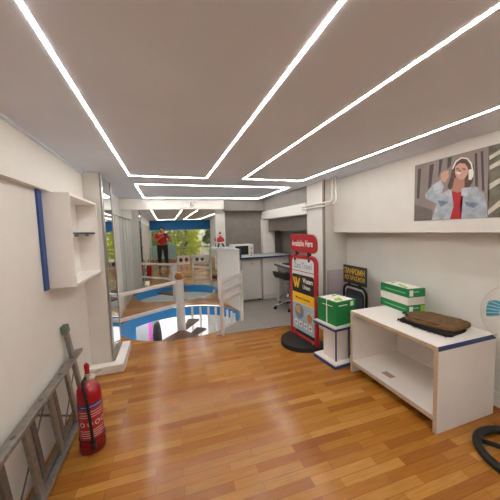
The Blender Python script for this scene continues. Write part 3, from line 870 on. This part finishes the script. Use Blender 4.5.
# brown cover
bc = thing('folded_cover', 'folded brown fabric cover with ragged black underside lying on the bench', 'cover', (2.13, 1.6, TZ))
out2 = [(1.925, 1.67), (2.04, 1.745), (2.16, 1.735), (2.235, 1.62), (2.27, 1.49), (2.27, 1.39), (2.22, 1.35), (2.10, 1.33), (1.985, 1.335), (1.95, 1.42), (1.92, 1.56)]
def pillow(poly, z0, h, mats, n_in=5, wob=.004):
    cx = sum(p[0] for p in poly)/len(poly); cy = sum(p[1] for p in poly)/len(poly)
    P = []
    k = len(poly)
    for i in range(k):          # smooth outline
        for t in range(4):
            a, b, c, d = (poly[(i+j-1) % k] for j in range(4)); u = t/4
            P.append(tuple(.5*((2*b[q])+(-a[q]+c[q])*u+(2*a[q]-5*b[q]+4*c[q]-d[q])*u*u+(-a[q]+3*b[q]-3*c[q]+d[q])*u**3) for q in (0, 1)))
    bm = nb()
    rings = []
    for s, z in ((1.0, 0), (1.0, .35), (.97, .72), (.88, .92), (.7, 1.0), (.4, 1.04)):
        rings.append([bm.verts.new((cx+(p[0]-cx)*s-2.13, cy+(p[1]-cy)*s-1.6, z0+h*z+random.uniform(-wob, wob)*(z > .5))) for p in P])
    for a, b in zip(rings, rings[1:]):
        for i in range(len(P)):
            bm.faces.new((a[i], a[(i+1) % len(P)], b[(i+1) % len(P)], b[i]))
    bm.faces.new(rings[0][::-1]); bm.faces.new(rings[-1])
    return bm
BROWN = mat('brown_fabric', '6e5230', .9, noise=.35, scale=30, bump=.6)
obj('fabric', pillow(out2, .020, .032, None), BROWN, bc, smooth=True)
und = [(1.892, 1.70), (2.01, 1.74), (2.13, 1.73), (2.21, 1.59), (2.24, 1.42), (2.15, 1.335), (2.0, 1.31), (1.925, 1.31), (1.90, 1.45), (1.885, 1.6)]
obj('underside', pillow(und, .001, .019, None, wob=.002), mat('black_felt', '14110f', .95, noise=.3, scale=60), bc)
bm = nb()                       # ragged black fringe along the front edge
for i in range(34):
    t = i/33
    x = 1.893+.008*math.sin(t*9)+.02*t; y = 1.71-.40*t
    x2 = x-.018-random.uniform(0, .03)
    w = .008
    f = [bm.verts.new(c) for c in ((x-2.13, y-w-1.6, .012), (x-2.13, y+w-1.6, .012), (x2-2.13, y+random.uniform(-.006, .006)-1.6, .002), (x+.01-2.13, y-1.6, .024))]
    bm.faces.new((f[0], f[1], f[2])); bm.faces.new((f[0], f[2], f[3])); bm.faces.new((f[1], f[3], f[2]))
obj('ragged_fringe', bm, mat('black_felt', '14110f', .95, noise=.3, scale=60), bc)
bm = nb(); tube(bm, [(1.945-2.13, 1.69-1.6, .044), (1.935-2.13, 1.58-1.6, .048), (1.965-2.13, 1.44-1.6, .048), (2.0-2.13, 1.36-1.6, .044)], .006, 6)
tube(bm, [(1.97-2.13, 1.68-1.6, .048), (1.945-2.13, 1.715-1.6, .058), (2.0-2.13, 1.725-1.6, .055)], .007, 6); obj('seam_cord', bm, mat('dark_brown_cord', '3a2a18', .9), bc, smooth=True)

# ------------------------------------------------------------------ pedestal fan
fx, fy = 2.0, .885
FAN_A = 1.62
fn = thing('pedestal_fan', 'pedestal fan with teal blades and black ring foot at the right edge', 'fan', (fx, fy, 0))
bm = nb(); tube(bm, [(-.0+.228*math.cos(2*PI*i/48), .228*math.sin(2*PI*i/48), .026) for i in range(48)], .025, 12, closed=True)
obj('base_ring', bm, BLACK, fn, smooth=True)
for k in range(3):
    a = k*2*PI/3+2.08
    bm = nb(); tube(bm, [(.218*math.cos(a), .218*math.sin(a), .022), (.1*math.cos(a), .1*math.sin(a), .035), (0, 0, .05)], [.014, .017, .022], 10)
    obj('base_spoke', bm, BLACK, fn, smooth=True)
bm = nb(); lathe(bm, [(.045, .03), (.045, .06), (.028, .085), (.024, .12)], 20); obj('base_hub', bm, BLACK, fn, smooth=True)
bm = nb(); tube(bm, [(0, 0, .1), (0, 0, .80)], .013, 14); obj('pole', bm, WPAINT, fn, smooth=True)
hdir = Vector((-.72, -.35, .0)).normalized()          # where the fan faces
hm = Matrix.Translation((.015, .045, .885)) @ Vector((0, 0, 1)).rotation_difference(hdir).to_matrix().to_4x4()
def hobj(name, bm, m_, par=fn, **k):
    bmesh.ops.transform(bm, matrix=hm, verts=bm.verts)
    return obj(name, bm, m_, par, **k)
bm = nb(); lathe(bm, [(.05, -.16), (.062, -.13), (.062, -.06), (.04, -.05)], 20); hobj('motor_housing', bm, WPAINT, smooth=True)
bm = nb(); lathe(bm, [(.03, -.05), (.032, .0), (.028, .015), (.012, .022)], 16); hb2 = hobj('blade_hub', bm, mat('teal_plastic', '2a8ea6', .35), smooth=True)
for k in range(3):
    bm = nb()
    a0 = k*2*PI/3+FAN_A
    g = {}
    for i in range(7):
        r = .03+.15*i/6
        wv = .25+.75*math.sin(PI*min(1, .2+.6*i/6))
        for j in range(6):
            t = (j/5-.5)
            a = a0+t*wv*.75+.35*i/6
            g[i, j] = bm.verts.new((r*math.cos(a), r*math.sin(a), -.015+.045*t))
    for i in range(6):
        for j in range(5): bm.faces.new((g[i, j], g[i+1, j], g[i+1, j+1], g[i, j+1]))
    o = hobj('blade', bm, mat('teal_plastic', '2a8ea6', .35), smooth=True)
    s_ = o.modifiers.new('s', 'SOLIDIFY'); s_.thickness = .003
WIRE = mat('cage_wire', 'd4d0c8', .35, metal=.3)
bm = nb()
R_ = .205
for i in range(44):
    a = 2*PI*i/44
    for sgn in (1, -1):
        tube(bm, [(.03*math.cos(a), .03*math.sin(a), sgn*.052), (.12*math.cos(a+.1), .12*math.sin(a+.1), sgn*.05), (.185*math.cos(a+.2), .185*math.sin(a+.2), sgn*.03), (R_*math.cos(a+.22), R_*math.sin(a+.22), 0)], .0015, 4)
hobj('guard_wires', bm, WIRE)
for r, z in ((R_, 0), (.19, .028), (.19, -.028), (.115, .051)):
    bm = nb(); tube(bm, [(r*math.cos(2*PI*i/64), r*math.sin(2*PI*i/64), z) for i in range(64)], .0035 if z == 0 else .0016, 6, closed=True); hobj('guard_ring', bm, WIRE, smooth=True)
bm = nb(); lathe(bm, [(.034, .05), (.036, .056), (.02, .06)], 20); hobj('guard_badge', bm, mat('teal_plastic', '2a8ea6', .35))

# ------------------------------------------------------------------ poster on the soffit
ps = thing('wall_poster', 'large colour poster of a woman with white headphones on the right wall', 'poster', (XS, 1.83, 0), -PI/2)
POL = {
'hair':[(0.336, 1.901), (0.365, 1.94), (0.408, 1.947), (0.45, 1.918), (0.478, 1.868), (0.482, 1.808), (0.475, 1.752), (0.456, 1.718), (0.429, 1.712), (0.364, 1.725), (0.311, 1.721), (0.292, 1.745), (0.312, 1.805), (0.323, 1.857)],
'face':[(0.352, 1.894), (0.38, 1.912), (0.42, 1.899), (0.442, 1.861), (0.441, 1.817), (0.419, 1.787), (0.387, 1.783), (0.36, 1.809), (0.342, 1.861)],
'neck':[(0.342, 1.807), (0.419, 1.795), (0.422, 1.704), (0.372, 1.684), (0.324, 1.716)],
'smile':[(0.348, 1.853), (0.4, 1.836), (0.379, 1.824)],
'shirt':[(0.327, 1.711), (0.372, 1.687), (0.415, 1.697), (0.393, 1.621), (0.405, 1.483), (0.321, 1.483), (0.346, 1.587)],
'sleeve':[(0.208, 1.62), (0.109, 1.675), (0.104, 1.714), (0.169, 1.781), (0.237, 1.811), (0.266, 1.754), (0.25, 1.70)],
'jacket':[(0.168, 1.483), (0.208, 1.62), (0.239, 1.70), (0.303, 1.719), (0.33, 1.705), (0.422, 1.719), (0.503, 1.71), (0.549, 1.656), (0.573, 1.565), (0.579, 1.483)],
'pocketl':[(0.216, 1.646), (0.301, 1.628), (0.298, 1.614), (0.242, 1.59)],
'pocketr':[(0.425, 1.61), (0.526, 1.591), (0.488, 1.559), (0.44, 1.581)],
'hand':[(0.237, 1.856), (0.263, 1.878), (0.299, 1.874), (0.303, 1.827), (0.275, 1.784), (0.242, 1.802)],
'cuff':[(0.17, 1.778), (0.237, 1.811), (0.266, 1.75), (0.239, 1.709), (0.198, 1.698)],
'strand':[(0.334, 1.886), (0.318, 1.811), (0.302, 1.726), (0.335, 1.73), (0.348, 1.818), (0.35, 1.882)],
'cupr':[(0.445, 1.846), (0.465, 1.849), (0.481, 1.826), (0.48, 1.791), (0.465, 1.768), (0.449, 1.774)],
'band':[(0.325, 1.88), (0.35, 1.936), (0.393, 1.954), (0.436, 1.937), (0.467, 1.892), (0.479, 1.831), (0.471, 1.833), (0.457, 1.887), (0.433, 1.927), (0.396, 1.944), (0.359, 1.926), (0.334, 1.878)],
'slant':[(0.568, 1.98), (0.632, 1.98), (.85, 1.98), (.85, 1.483), (0.65, 1.483), (0.579, 1.483), (0.584, 1.676)],
'low':[(0.003, 1.633), (0.175, 1.569), (0.168, 1.483), (0.003, 1.483)],
'brow':[(0.356, 1.878), (0.377, 1.878), (0.377, 1.872), (0.357, 1.872)],
'brow2':[(0.404, 1.87), (0.427, 1.859), (0.426, 1.853), (0.403, 1.864)],
'eye':[(0.358, 1.87), (0.377, 1.867), (0.377, 1.862), (0.36, 1.865)],
'eye2':[(0.403, 1.86), (0.426, 1.85), (0.425, 1.846), (0.403, 1.855)],
'nose':[(0.382, 1.866), (0.394, 1.847), (0.378, 1.849)],
'slat1':[(0.031, 1.947), (0.062, 1.945), (0.048, 1.677), (0.023, 1.69)],
'slat2':[(0.139, 1.956), (0.177, 1.958), (0.157, 1.775), (0.129, 1.745)],
'slat3':[(0.221, 1.977), (0.25, 1.976), (0.236, 1.884), (0.216, 1.831)],
'slat4':[(0.288, 1.975), (0.322, 1.976), (0.314, 1.906), (0.288, 1.889)],
'slat5':[(0.482, 1.956), (0.498, 1.96), (0.512, 1.709), (0.493, 1.719)],
'slat6':[(0.52, 1.959), (0.536, 1.96), (0.554, 1.667), (0.538, 1.683)],
'ray1':[(0.579, 1.844), (0.70, 1.90), (0.70, 1.86), (0.58, 1.816)],
'ray2':[(0.581, 1.719), (0.70, 1.78), (0.70, 1.75), (0.581, 1.677)],
'ray3':[(0.58, 1.536), (0.70, 1.65), (0.70, 1.60), (0.581, 1.501)],
'ray4':[(0.574, 1.914), (0.70, 1.966), (0.70, 1.94), (0.577, 1.885)]}
def poly(bm, key, d):
    pts = POL[key]
    vs_ = [bm.verts.new((p[0], -d, p[1])) for p in pts]
    f = bm.faces.new(vs_)
    bmesh.ops.triangulate(bm, faces=[f])
obj('sheet', B(0, .85, -.004, 0, 1.481, 1.983), mat('poster_backdrop', '8d7f78', .45, noise=.15, scale=4), ps)
def layer(name, keys, d, m_):
    bm = nb()
    for k in keys: poly(bm, k, d)
    o = obj(name, bm, m_, ps)
for i in range(1, 7):
    layer('backdrop_slat', ['slat%d' % i], .0043, mat('poster_dark_slat', '4a3f3d', .45))
layer('low_wall', ['low'], .0044, mat('poster_low_wall', '6c6562', .45, noise=.15))
layer('bright_corner', ['slant'], .0045, mat('poster_shadow_olive', '6f6a5c', .45, noise=.5, scale=8))
for k_ in ('ray1', 'ray2', 'ray3', 'ray4'):
    layer('bright_ray', [k_], .0047, mat('poster_cream', 'c9c3b2', .45, noise=.2, scale=14))
layer('hair', ['hair'], .0048, mat('poster_hair', '5c4334', .5, noise=.4, scale=40))
layer('jacket_sleeve', ['sleeve'], .0049, mat('poster_denim', 'a4adb6', .5, noise=.3, scale=18))
layer('jacket', ['jacket'], .0050, mat('poster_denim', 'a4adb6', .5, noise=.3, scale=18))
POL['collar_a'] = [(0.30, 1.722), (0.33, 1.708), (0.328, 1.64), (0.285, 1.685)]
POL['collar_b'] = [(0.40, 1.715), (0.47, 1.715), (0.44, 1.655), (0.40, 1.66)]
for k_ in ('collar_a', 'collar_b'):
    layer('jacket_collar', [k_], .0055, mat('poster_denim_pale', 'bcc3c9', .5, noise=.25, scale=25))
layer('neck', ['neck'], .0052, mat('poster_skin_deep', 'ab7a68', .5))
layer('red_top', ['shirt'], .0054, mat('poster_red', 'b01e22', .5, noise=.15, scale=25))
for k_ in ('pocketl', 'pocketr'):
    layer('pocket', [k_], .0054, mat('poster_denim_deep', '6d7c92', .5, noise=.3, scale=40))
layer('face', ['face'], .0056, mat('poster_skin', 'c99a86', .5, noise=.12, scale=12))
layer('hand', ['hand'], .0056, mat('poster_skin', 'c99a86', .5, noise=.12, scale=12))
layer('cuff', ['cuff'], .0058, mat('poster_denim_pale', 'bcc3c9', .5, noise=.25, scale=25))
layer('features', ['brow', 'brow2', 'eye', 'eye2', 'nose'], .0058, mat('poster_feature', '5a3a30', .5))
layer('smile', ['smile'], .0059, mat('poster_smile', 'e4d2ca', .5))
layer('front_hair', ['strand'], .0060, mat('poster_hair', '5c4334', .5))
layer('headphones', ['band', 'cupr'], .0062, mat('poster_white', 'e4dfd6', .5))

# ------------------------------------------------------------------ window end (seen in the mirror)
rb = thing('roller_blind', 'wide blue roller blind across the top of the shop window', 'blind', (.78, YW+.06, 2.0))
wpart('cloth', B(-.76, 2.43, YW+.055, YW+.062, 1.55, 2.0), BLIND, rb)
bm = nb(); tube(bm, [(-.77, YW+.06, 2.02), (2.44, YW+.06, 2.02)], .035, 14); wpart('roller', bm, BLIND, rb, smooth=True)
bm = nb(); tube(bm, [(-.76, YW+.058, 1.545), (2.43, YW+.058, 1.545)], .012, 10); wpart('bottom_bar', bm, WPAINT, rb, smooth=True)
gr_ = thing('window_rail', 'grey metal safety rail in front of the shop window', 'rail', (.78, YW+.25, 0))
bm = nb(); tube(bm, [(-.84, YW+.25, .60), (2.4, YW+.25, .60)], .022, 12); wpart('handrail', bm, STEEL, gr_, smooth=True)
for x in (-.6, .45, 1.4, 2.3):
    bm = nb(); tube(bm, [(x, YW+.25, 0), (x, YW+.25, .6)], .015, 10); wpart('post', bm, STEEL, gr_, smooth=True)
tp = thing('glass_panel', 'pale teal frosted panel standing at the left of the window', 'panel', (-.1, YW+.4, 0))
wpart('sheet', B(-.68, .52, YW+.38, YW+.395, .05, .78), mat('frosted_teal', '93b9b8', .35, noise=.1, scale=4), tp)
for x in (-.6, .42):
    wpart('foot', B(x, x+.05, YW+.3, YW+.48, 0, .05), STEEL, tp)
for i, (x, lab) in enumerate(((.72, 'white picture board with red blots leaning by the street window'), (1.42, 'white picture board with dark blots leaning by the street window'))):
    bd = thing('picture_board', lab, 'board', (x, -1.05, 0), .05*i)
    bm = nb(); box(bm, -.27, .27, -.01, .01, 0, .40); obj('panel', bm, PAPER, bd)
    for s in (-1, 1):
        bm = nb(); prism(bm, [(s*.12+.08*math.cos(a*PI/6), .2+.11*math.sin(a*PI/6)*(1 if a % 2 else .8)) for a in range(12)], .01, .0115, 'y'); obj('print', bm, mat('print_dark_red', '7d2b2b', .5) if (i == 0 and s > 0) else mat('print_dark', '2a2a2c', .5), bd)
    bm = nb(); bar(bm, (0, .0, .36), (0, -.14, 0.005), .03, .012); obj('prop', bm, WPAINT, bd)
bk = thing('basket', 'small brown basket on the floor behind the photographer', 'basket', (.30, -1.5, 0))
bm = nb(); lathe(bm, [(.09, 0), (.12, .13), (.125, .14), (.105, .14), (.085, .02)], 20); obj('body', bm, mat('brown_wicker', '5a3822', .8, noise=.3, scale=60), bk)
bm = nb(); ell(bm, (0, 0, .13), (.10, .10, .045)); obj('filling', bm, mat('dark_brown_stuff', '3b2417', .9, noise=.3), bk, smooth=True)

# lower shop things seen through the opening
db = thing('display_board', 'tall grey display board with magenta edge in the shop below', 'display', (-.73, 7.0, -2.65))
wpart('panel', B(-1.4, -.535, 7.0, 7.06, -2.65, -.25), mat('display_grey', 'aab0b8', .5, noise=.05), db)
wpart('magenta_edge', B(-.535, -.46, 6.98, 7.06, -2.65, -.25), mat('magenta_edge', 'e060c8', .4), db)
hr = thing('coat_stand', 'dark coats hanging on a stand in the shop below', 'coat stand', (-.33, 7.0, -2.65))
hr.scale = (.65, .65, 1)
bm = nb(); tube(bm, [(0, 0, 0), (0, 0, 1.9)], .02, 8); lathe(bm, [(.2, 0), (.2, .02)], 20); obj('pole', bm, STEEL, hr)
for s, c_ in ((-1, '1d1d22'), (1, '3a3236')):
    bm = nb(); lathe(bm, [(.16, .75), (.15, 1.1), (.13, 1.5), (.09, 1.72), (.03, 1.8)], 16, (s*.03, s*.05)); obj('coat', bm, mat('dark_cloth_'+c_, c_, .9, noise=.2), hr, smooth=True)
solo('white_board', B(-.3, 1.25, 8.4, 8.45, -2.65, -.3), mat('bright_board', 'eef0f2', .4), 'bright white board in the shop below', 'board', (.6, 8.4, -2.65))
pd = thing('purple_display', 'purple counter display in the shop below', 'display', (.5, 2.6, -2.65))
wpart('counter', B(.15, .85, 2.2, 2.7, -2.65, -1.6), LW, pd, bevel=.02)
wpart('purple_panel', B(.2, .8, 2.69, 2.72, -2.4, -1.65), mat('purple_panel', '5a34a8', .5), pd)

# ------------------------------------------------------------------ greenery outside the window
LEAFS = [mat('leaf_dark', '3f5a22', .6, noise=.3, scale=8), mat('leaf_mid', '6f8a2e', .6, noise=.3, scale=8), mat('leaf_light', 'a9b04a', .6, noise=.3, scale=8)]
BARK = mat('bark', '5a4a3a', .9, noise=.3)
def tree(x, y, zb, h, r, lm, label, n=1500):
    t = thing('street_tree', label, 'tree', (x, y, zb), group='trees outside the window')
    bm = nb(); tube(bm, [(0, 0, 0), (.05, .02, h*.3), (-.03, .04, h*.6), (.02, 0, h*.85)], [.11, .09, .07, .03], 10)
    for k in range(7):
        a = random.uniform(0, 2*PI); z = h*random.uniform(.35, .75)
        tube(bm, [(0, 0, z), (r*.5*math.cos(a), r*.5*math.sin(a), z+h*.12)], [.035, .012], 6)
    obj('trunk', bm, BARK, t)
    bm = nb()
    blobs = [(random.uniform(-.8, .8)*r, random.uniform(-.7, .7)*r, h*random.uniform(.38, .80), r*random.uniform(.25, .5)) for _ in range(22)]
    for _ in range(n):
        b = random.choice(blobs)
        d = Vector((random.gauss(0, 1), random.gauss(0, 1), random.gauss(0, 1))).normalized()*b[3]*random.uniform(.6, 1)
        p = Vector((b[0], b[1], b[2]))+d
        u = Vector((random.gauss(0, 1), random.gauss(0, 1), random.gauss(0, 1))).normalized()
        w_ = u.orthogonal().normalized()
        s = random.uniform(.06, .13)
        bm.faces.new([bm.verts.new(p+q) for q in (u*s, w_*s*.5, -u*s, -w_*s*.5)])
    o = obj('foliage', bm, lm, t)
for i, (x, y, h, r) in enumerate(((-3.3, -6.6, 6.4, 1.0), (-.9, -7.0, 6.6, 1.1), (1.3, -6.6, 6.2, 1.1), (3.5, -7.0, 6.8, 1.1), (5.7, -6.6, 6.3, 1.1))):
    tree(x, y, -2.7, h, r, LEAFS[i % 3], ['dark green tree outside the left end of the window', 'mid green tree outside left of the window middle', 'yellow-green tree outside the window middle', 'dark green tree outside right of the window middle', 'mid green tree outside the right end of the window'][i], 2600)
struct('ground', B(-14, 14, -22, YW-.15, -2.8, -2.7), mat('street', '8d8880', .8, noise=.1), 'pale street outside', 'ground')
for i, x in enumerate((-9, -4.5, 0, 4.5, 9)):
    tree(x+.4, -11.5, -2.7, 7.2, 2.15, LEAFS[(i+1) % 3], ['tall tree across the street, far left in the window', 'tall tree across the street, left of centre', 'tall tree across the street, in the centre', 'tall tree across the street, right of centre', 'tall tree across the street, far right in the window'][i], 2200)

# ------------------------------------------------------------------ the photographer (behind the camera, seen in the mirror)
def skin_mesh(verts, edges, root=0, levels=2):
    me = bpy.data.meshes.new('tmp')
    me.from_pydata([v[0] for v in verts], edges, [])
    o = bpy.data.objects.new('tmp', me); C.objects.link(o)
    o.modifiers.new('skin', 'SKIN').use_smooth_shade = True
    sub = o.modifiers.new('sub', 'SUBSURF'); sub.levels = levels; sub.render_levels = levels
    for i, v in enumerate(verts):
        sv = me.skin_vertices[0].data[i]
        r = v[1] if isinstance(v[1], tuple) else (v[1], v[1])
        sv.radius = r; sv.use_root = (i == root)
    dg = bpy.context.evaluated_depsgraph_get(); dg.update()
    e = o.evaluated_get(dg)
    bm = nb(); bm.from_mesh(e.to_mesh())
    bpy.data.objects.remove(o); bpy.data.meshes.remove(me)
    return bm
def join(bm, other):
    me = bpy.data.meshes.new('t'); other.to_mesh(me); other.free(); bm.from_mesh(me); bpy.data.meshes.remove(me)
def capsule_limb(pts, rad, lv=2):
    return skin_mesh([(p, r) for p, r in zip(pts, rad)], [(i, i+1) for i in range(len(pts)-1)], 0, lv)
per = thing('person', 'standing person in red T-shirt and dark trousers holding up a phone', 'person', (-.13, -.34, 0))
per.scale = (1.2, 1.08, 1)
J = dict(pel=(0, 0, .90), wai=(0, .0, 1.03), che=(0, -.01, 1.22), nb=(0, -.01, 1.38), nk=(0, .01, 1.44), hd=(0, .03, 1.52), ht=(0, .03, 1.61),
         ls=(-.165, -.01, 1.345), le=(-.215, .06, 1.11), lw=(.0, .235, 1.27), rs=(.165, -.01, 1.345), re=(.25, .05, 1.12), rw=(.23, .235, 1.30),
         lh=(-.088, 0, .87), lk=(-.105, .01, .48), la=(-.115, -.02, .085), lt=(-.125, .13, .035), rh=(.088, 0, .87), rk=(.105, .01, .48), ra=(.12, -.02, .085), rt=(.135, .13, .035))
Rd = dict(pel=(.135, .10), wai=(.135, .105), che=(.15, .105), nb=(.085, .07), nk=(.05, .05), hd=(.072, .088), ht=(.06, .075), ls=(.062, .062), le=(.042, .042), lw=(.028, .028), rs=(.062, .062), re=(.042, .042), rw=(.028, .028),
          lh=(.085, .09), lk=(.056, .058), la=(.038, .042), lt=(.035, .028), rh=(.085, .09), rk=(.056, .058), ra=(.038, .042), rt=(.035, .028))
def chain(names, edges, k=1.0, add=0.0, over=None):
    vs_ = []
    for n_ in names:
        p = (over or {}).get(n_, J.get(n_)); r = Rd[n_.rstrip('_')] if n_.rstrip('_') in Rd else Rd[n_]
        vs_.append((p, (r[0]*k+add, r[1]*k+add)))
    return skin_mesh(vs_, [(names.index(a), names.index(b)) for a, b in edges])
names = ['pel', 'wai', 'che', 'nb', 'nk', 'hd', 'ht', 'ls', 'le', 'lw', 'rs', 're', 'rw', 'lh', 'lk', 'la', 'lt', 'rh', 'rk', 'ra', 'rt']
ed = [('pel', 'wai'), ('wai', 'che'), ('che', 'nb'), ('nb', 'nk'), ('nk', 'hd'), ('hd', 'ht'), ('nb', 'ls'), ('ls', 'le'), ('le', 'lw'), ('nb', 'rs'), ('rs', 're'), ('re', 'rw'), ('pel', 'lh'), ('lh', 'lk'), ('lk', 'la'), ('la', 'lt'), ('pel', 'rh'), ('rh', 'rk'), ('rk', 'ra'), ('ra', 'rt')]
body = chain(names, ed)
for w_, sgn in (('lw', 1), ('rw', -1)):       # palms, four fingers and a thumb curled round the phone
    w = Vector(J[w_])
    pal = w+Vector((sgn*.025, .055, .03))
    join(body, capsule_limb([w, w+(pal-w)*.6, pal], [.027, .032, .03], 1))
    for f in range(4):
        b0 = pal+Vector((-sgn*.006, .006, -.024+.017*f))
        L_ = (.050, .058, .062, .055)[f]
        join(body, capsule_limb([b0-Vector((0, .025, 0)), b0+Vector((sgn*.012, .018, 0)), b0+Vector((sgn*L_*.7, .026, .003)), b0+Vector((sgn*L_*1.05, .014, .004))], [.0095, .009, .0085, .0075], 1))
    b0 = pal+Vector((0, -.022, .018))
    join(body, capsule_limb([b0-Vector((0, .01, .01)), b0+Vector((sgn*.022, -.004, .014)), b0+Vector((sgn*.048, .006, .018))], [.011, .0095, .008], 1))
nose = skin_mesh([((0, .10, 1.535), .010), ((0, .122, 1.515), .013), ((0, .105, 1.505), .012)], [(0, 1), (1, 2)], 0, 1); join(body, nose)
for s in (-1, 1):
    q = nb(); ell(q, (s*.078, .02, 1.525), (.012, .022, .032), 10, 8); join(body, q)
obj('body', body, SKIN, per, smooth=True)
SHIRT = mat('red_tshirt', 'c01f27', .85, noise=.12, scale=14, bump=.2)
ov = {'le_': tuple(Vector(J['ls']).lerp(Vector(J['le']), .68)), 're_': tuple(Vector(J['rs']).lerp(Vector(J['re']), .68))}
J['le_'] = ov['le_']; J['re_'] = ov['re_']
sh = chain(['pel', 'wai', 'che', 'nb', 'ls', 'le_', 'rs', 're_'], [('pel', 'wai'), ('wai', 'che'), ('che', 'nb'), ('nb', 'ls'), ('ls', 'le_'), ('nb', 'rs'), ('rs', 're_')], 1.0, .018)
obj('t_shirt', sh, SHIRT, per, smooth=True)
TR = mat('dark_trousers', '2a2320', .85, noise=.15, scale=14, bump=.2)
tr_ = chain(['pel', 'lh', 'lk', 'la', 'rh', 'rk', 'ra'], [('pel', 'lh'), ('lh', 'lk'), ('lk', 'la'), ('pel', 'rh'), ('rh', 'rk'), ('rk', 'ra')], 1.0, .015)
obj('trousers', tr_, TR, per, smooth=True)
for s, a, t in ((-1, 'la', 'lt'), (1, 'ra', 'rt')):
    A, T = Vector(J[a]), Vector(J[t])
    q = skin_mesh([((A.x, A.y-.035, .048), .046), ((A.x, A.y+.03, .055), .05), ((T.x, T.y-.03, .046), .046), ((T.x, T.y+.03, .038), (.04, .036))], [(0, 1), (1, 2), (2, 3)], 0, 2)
    obj('shoe', q, BLACK, per, smooth=True)
q = nb(); ell(q, (0, .012, 1.585), (.088, .10, .085), 20, 12)
for v in q.verts:
    if v.co.y > .05 and v.co.z < 1.60: v.co.y = .05
    if v.co.z < 1.53: v.co.z = 1.53
obj('hair', q, HAIR, per, smooth=True)
for s in (-1, 1):
    q = nb(); ell(q, (s*.03, .108, 1.545), (.012, .008, .007), 10, 8); obj('eye', q, mat('eye_dark', '1a1412', .2), per, smooth=True)
q = nb(); ell(q, (0, .103, 1.478), (.024, .01, .006), 12, 8); obj('mouth', q, mat('lips', '8d4a42', .5), per, smooth=True)
q = nb()
ph = thing('phone', 'dark smartphone held up in both hands by the person', 'phone', (.02, -.032, 1.345))
bm = nb(); prism(bm, rrect(-.078, .078, -.037, .037, .01), -.004, .004, 'y'); obj('case', bm, BLACK, ph)
bm = nb(); box(bm, -.068, -.04, .004, .0065, .005, .032); obj('camera_bump', bm, BLACKM, ph)
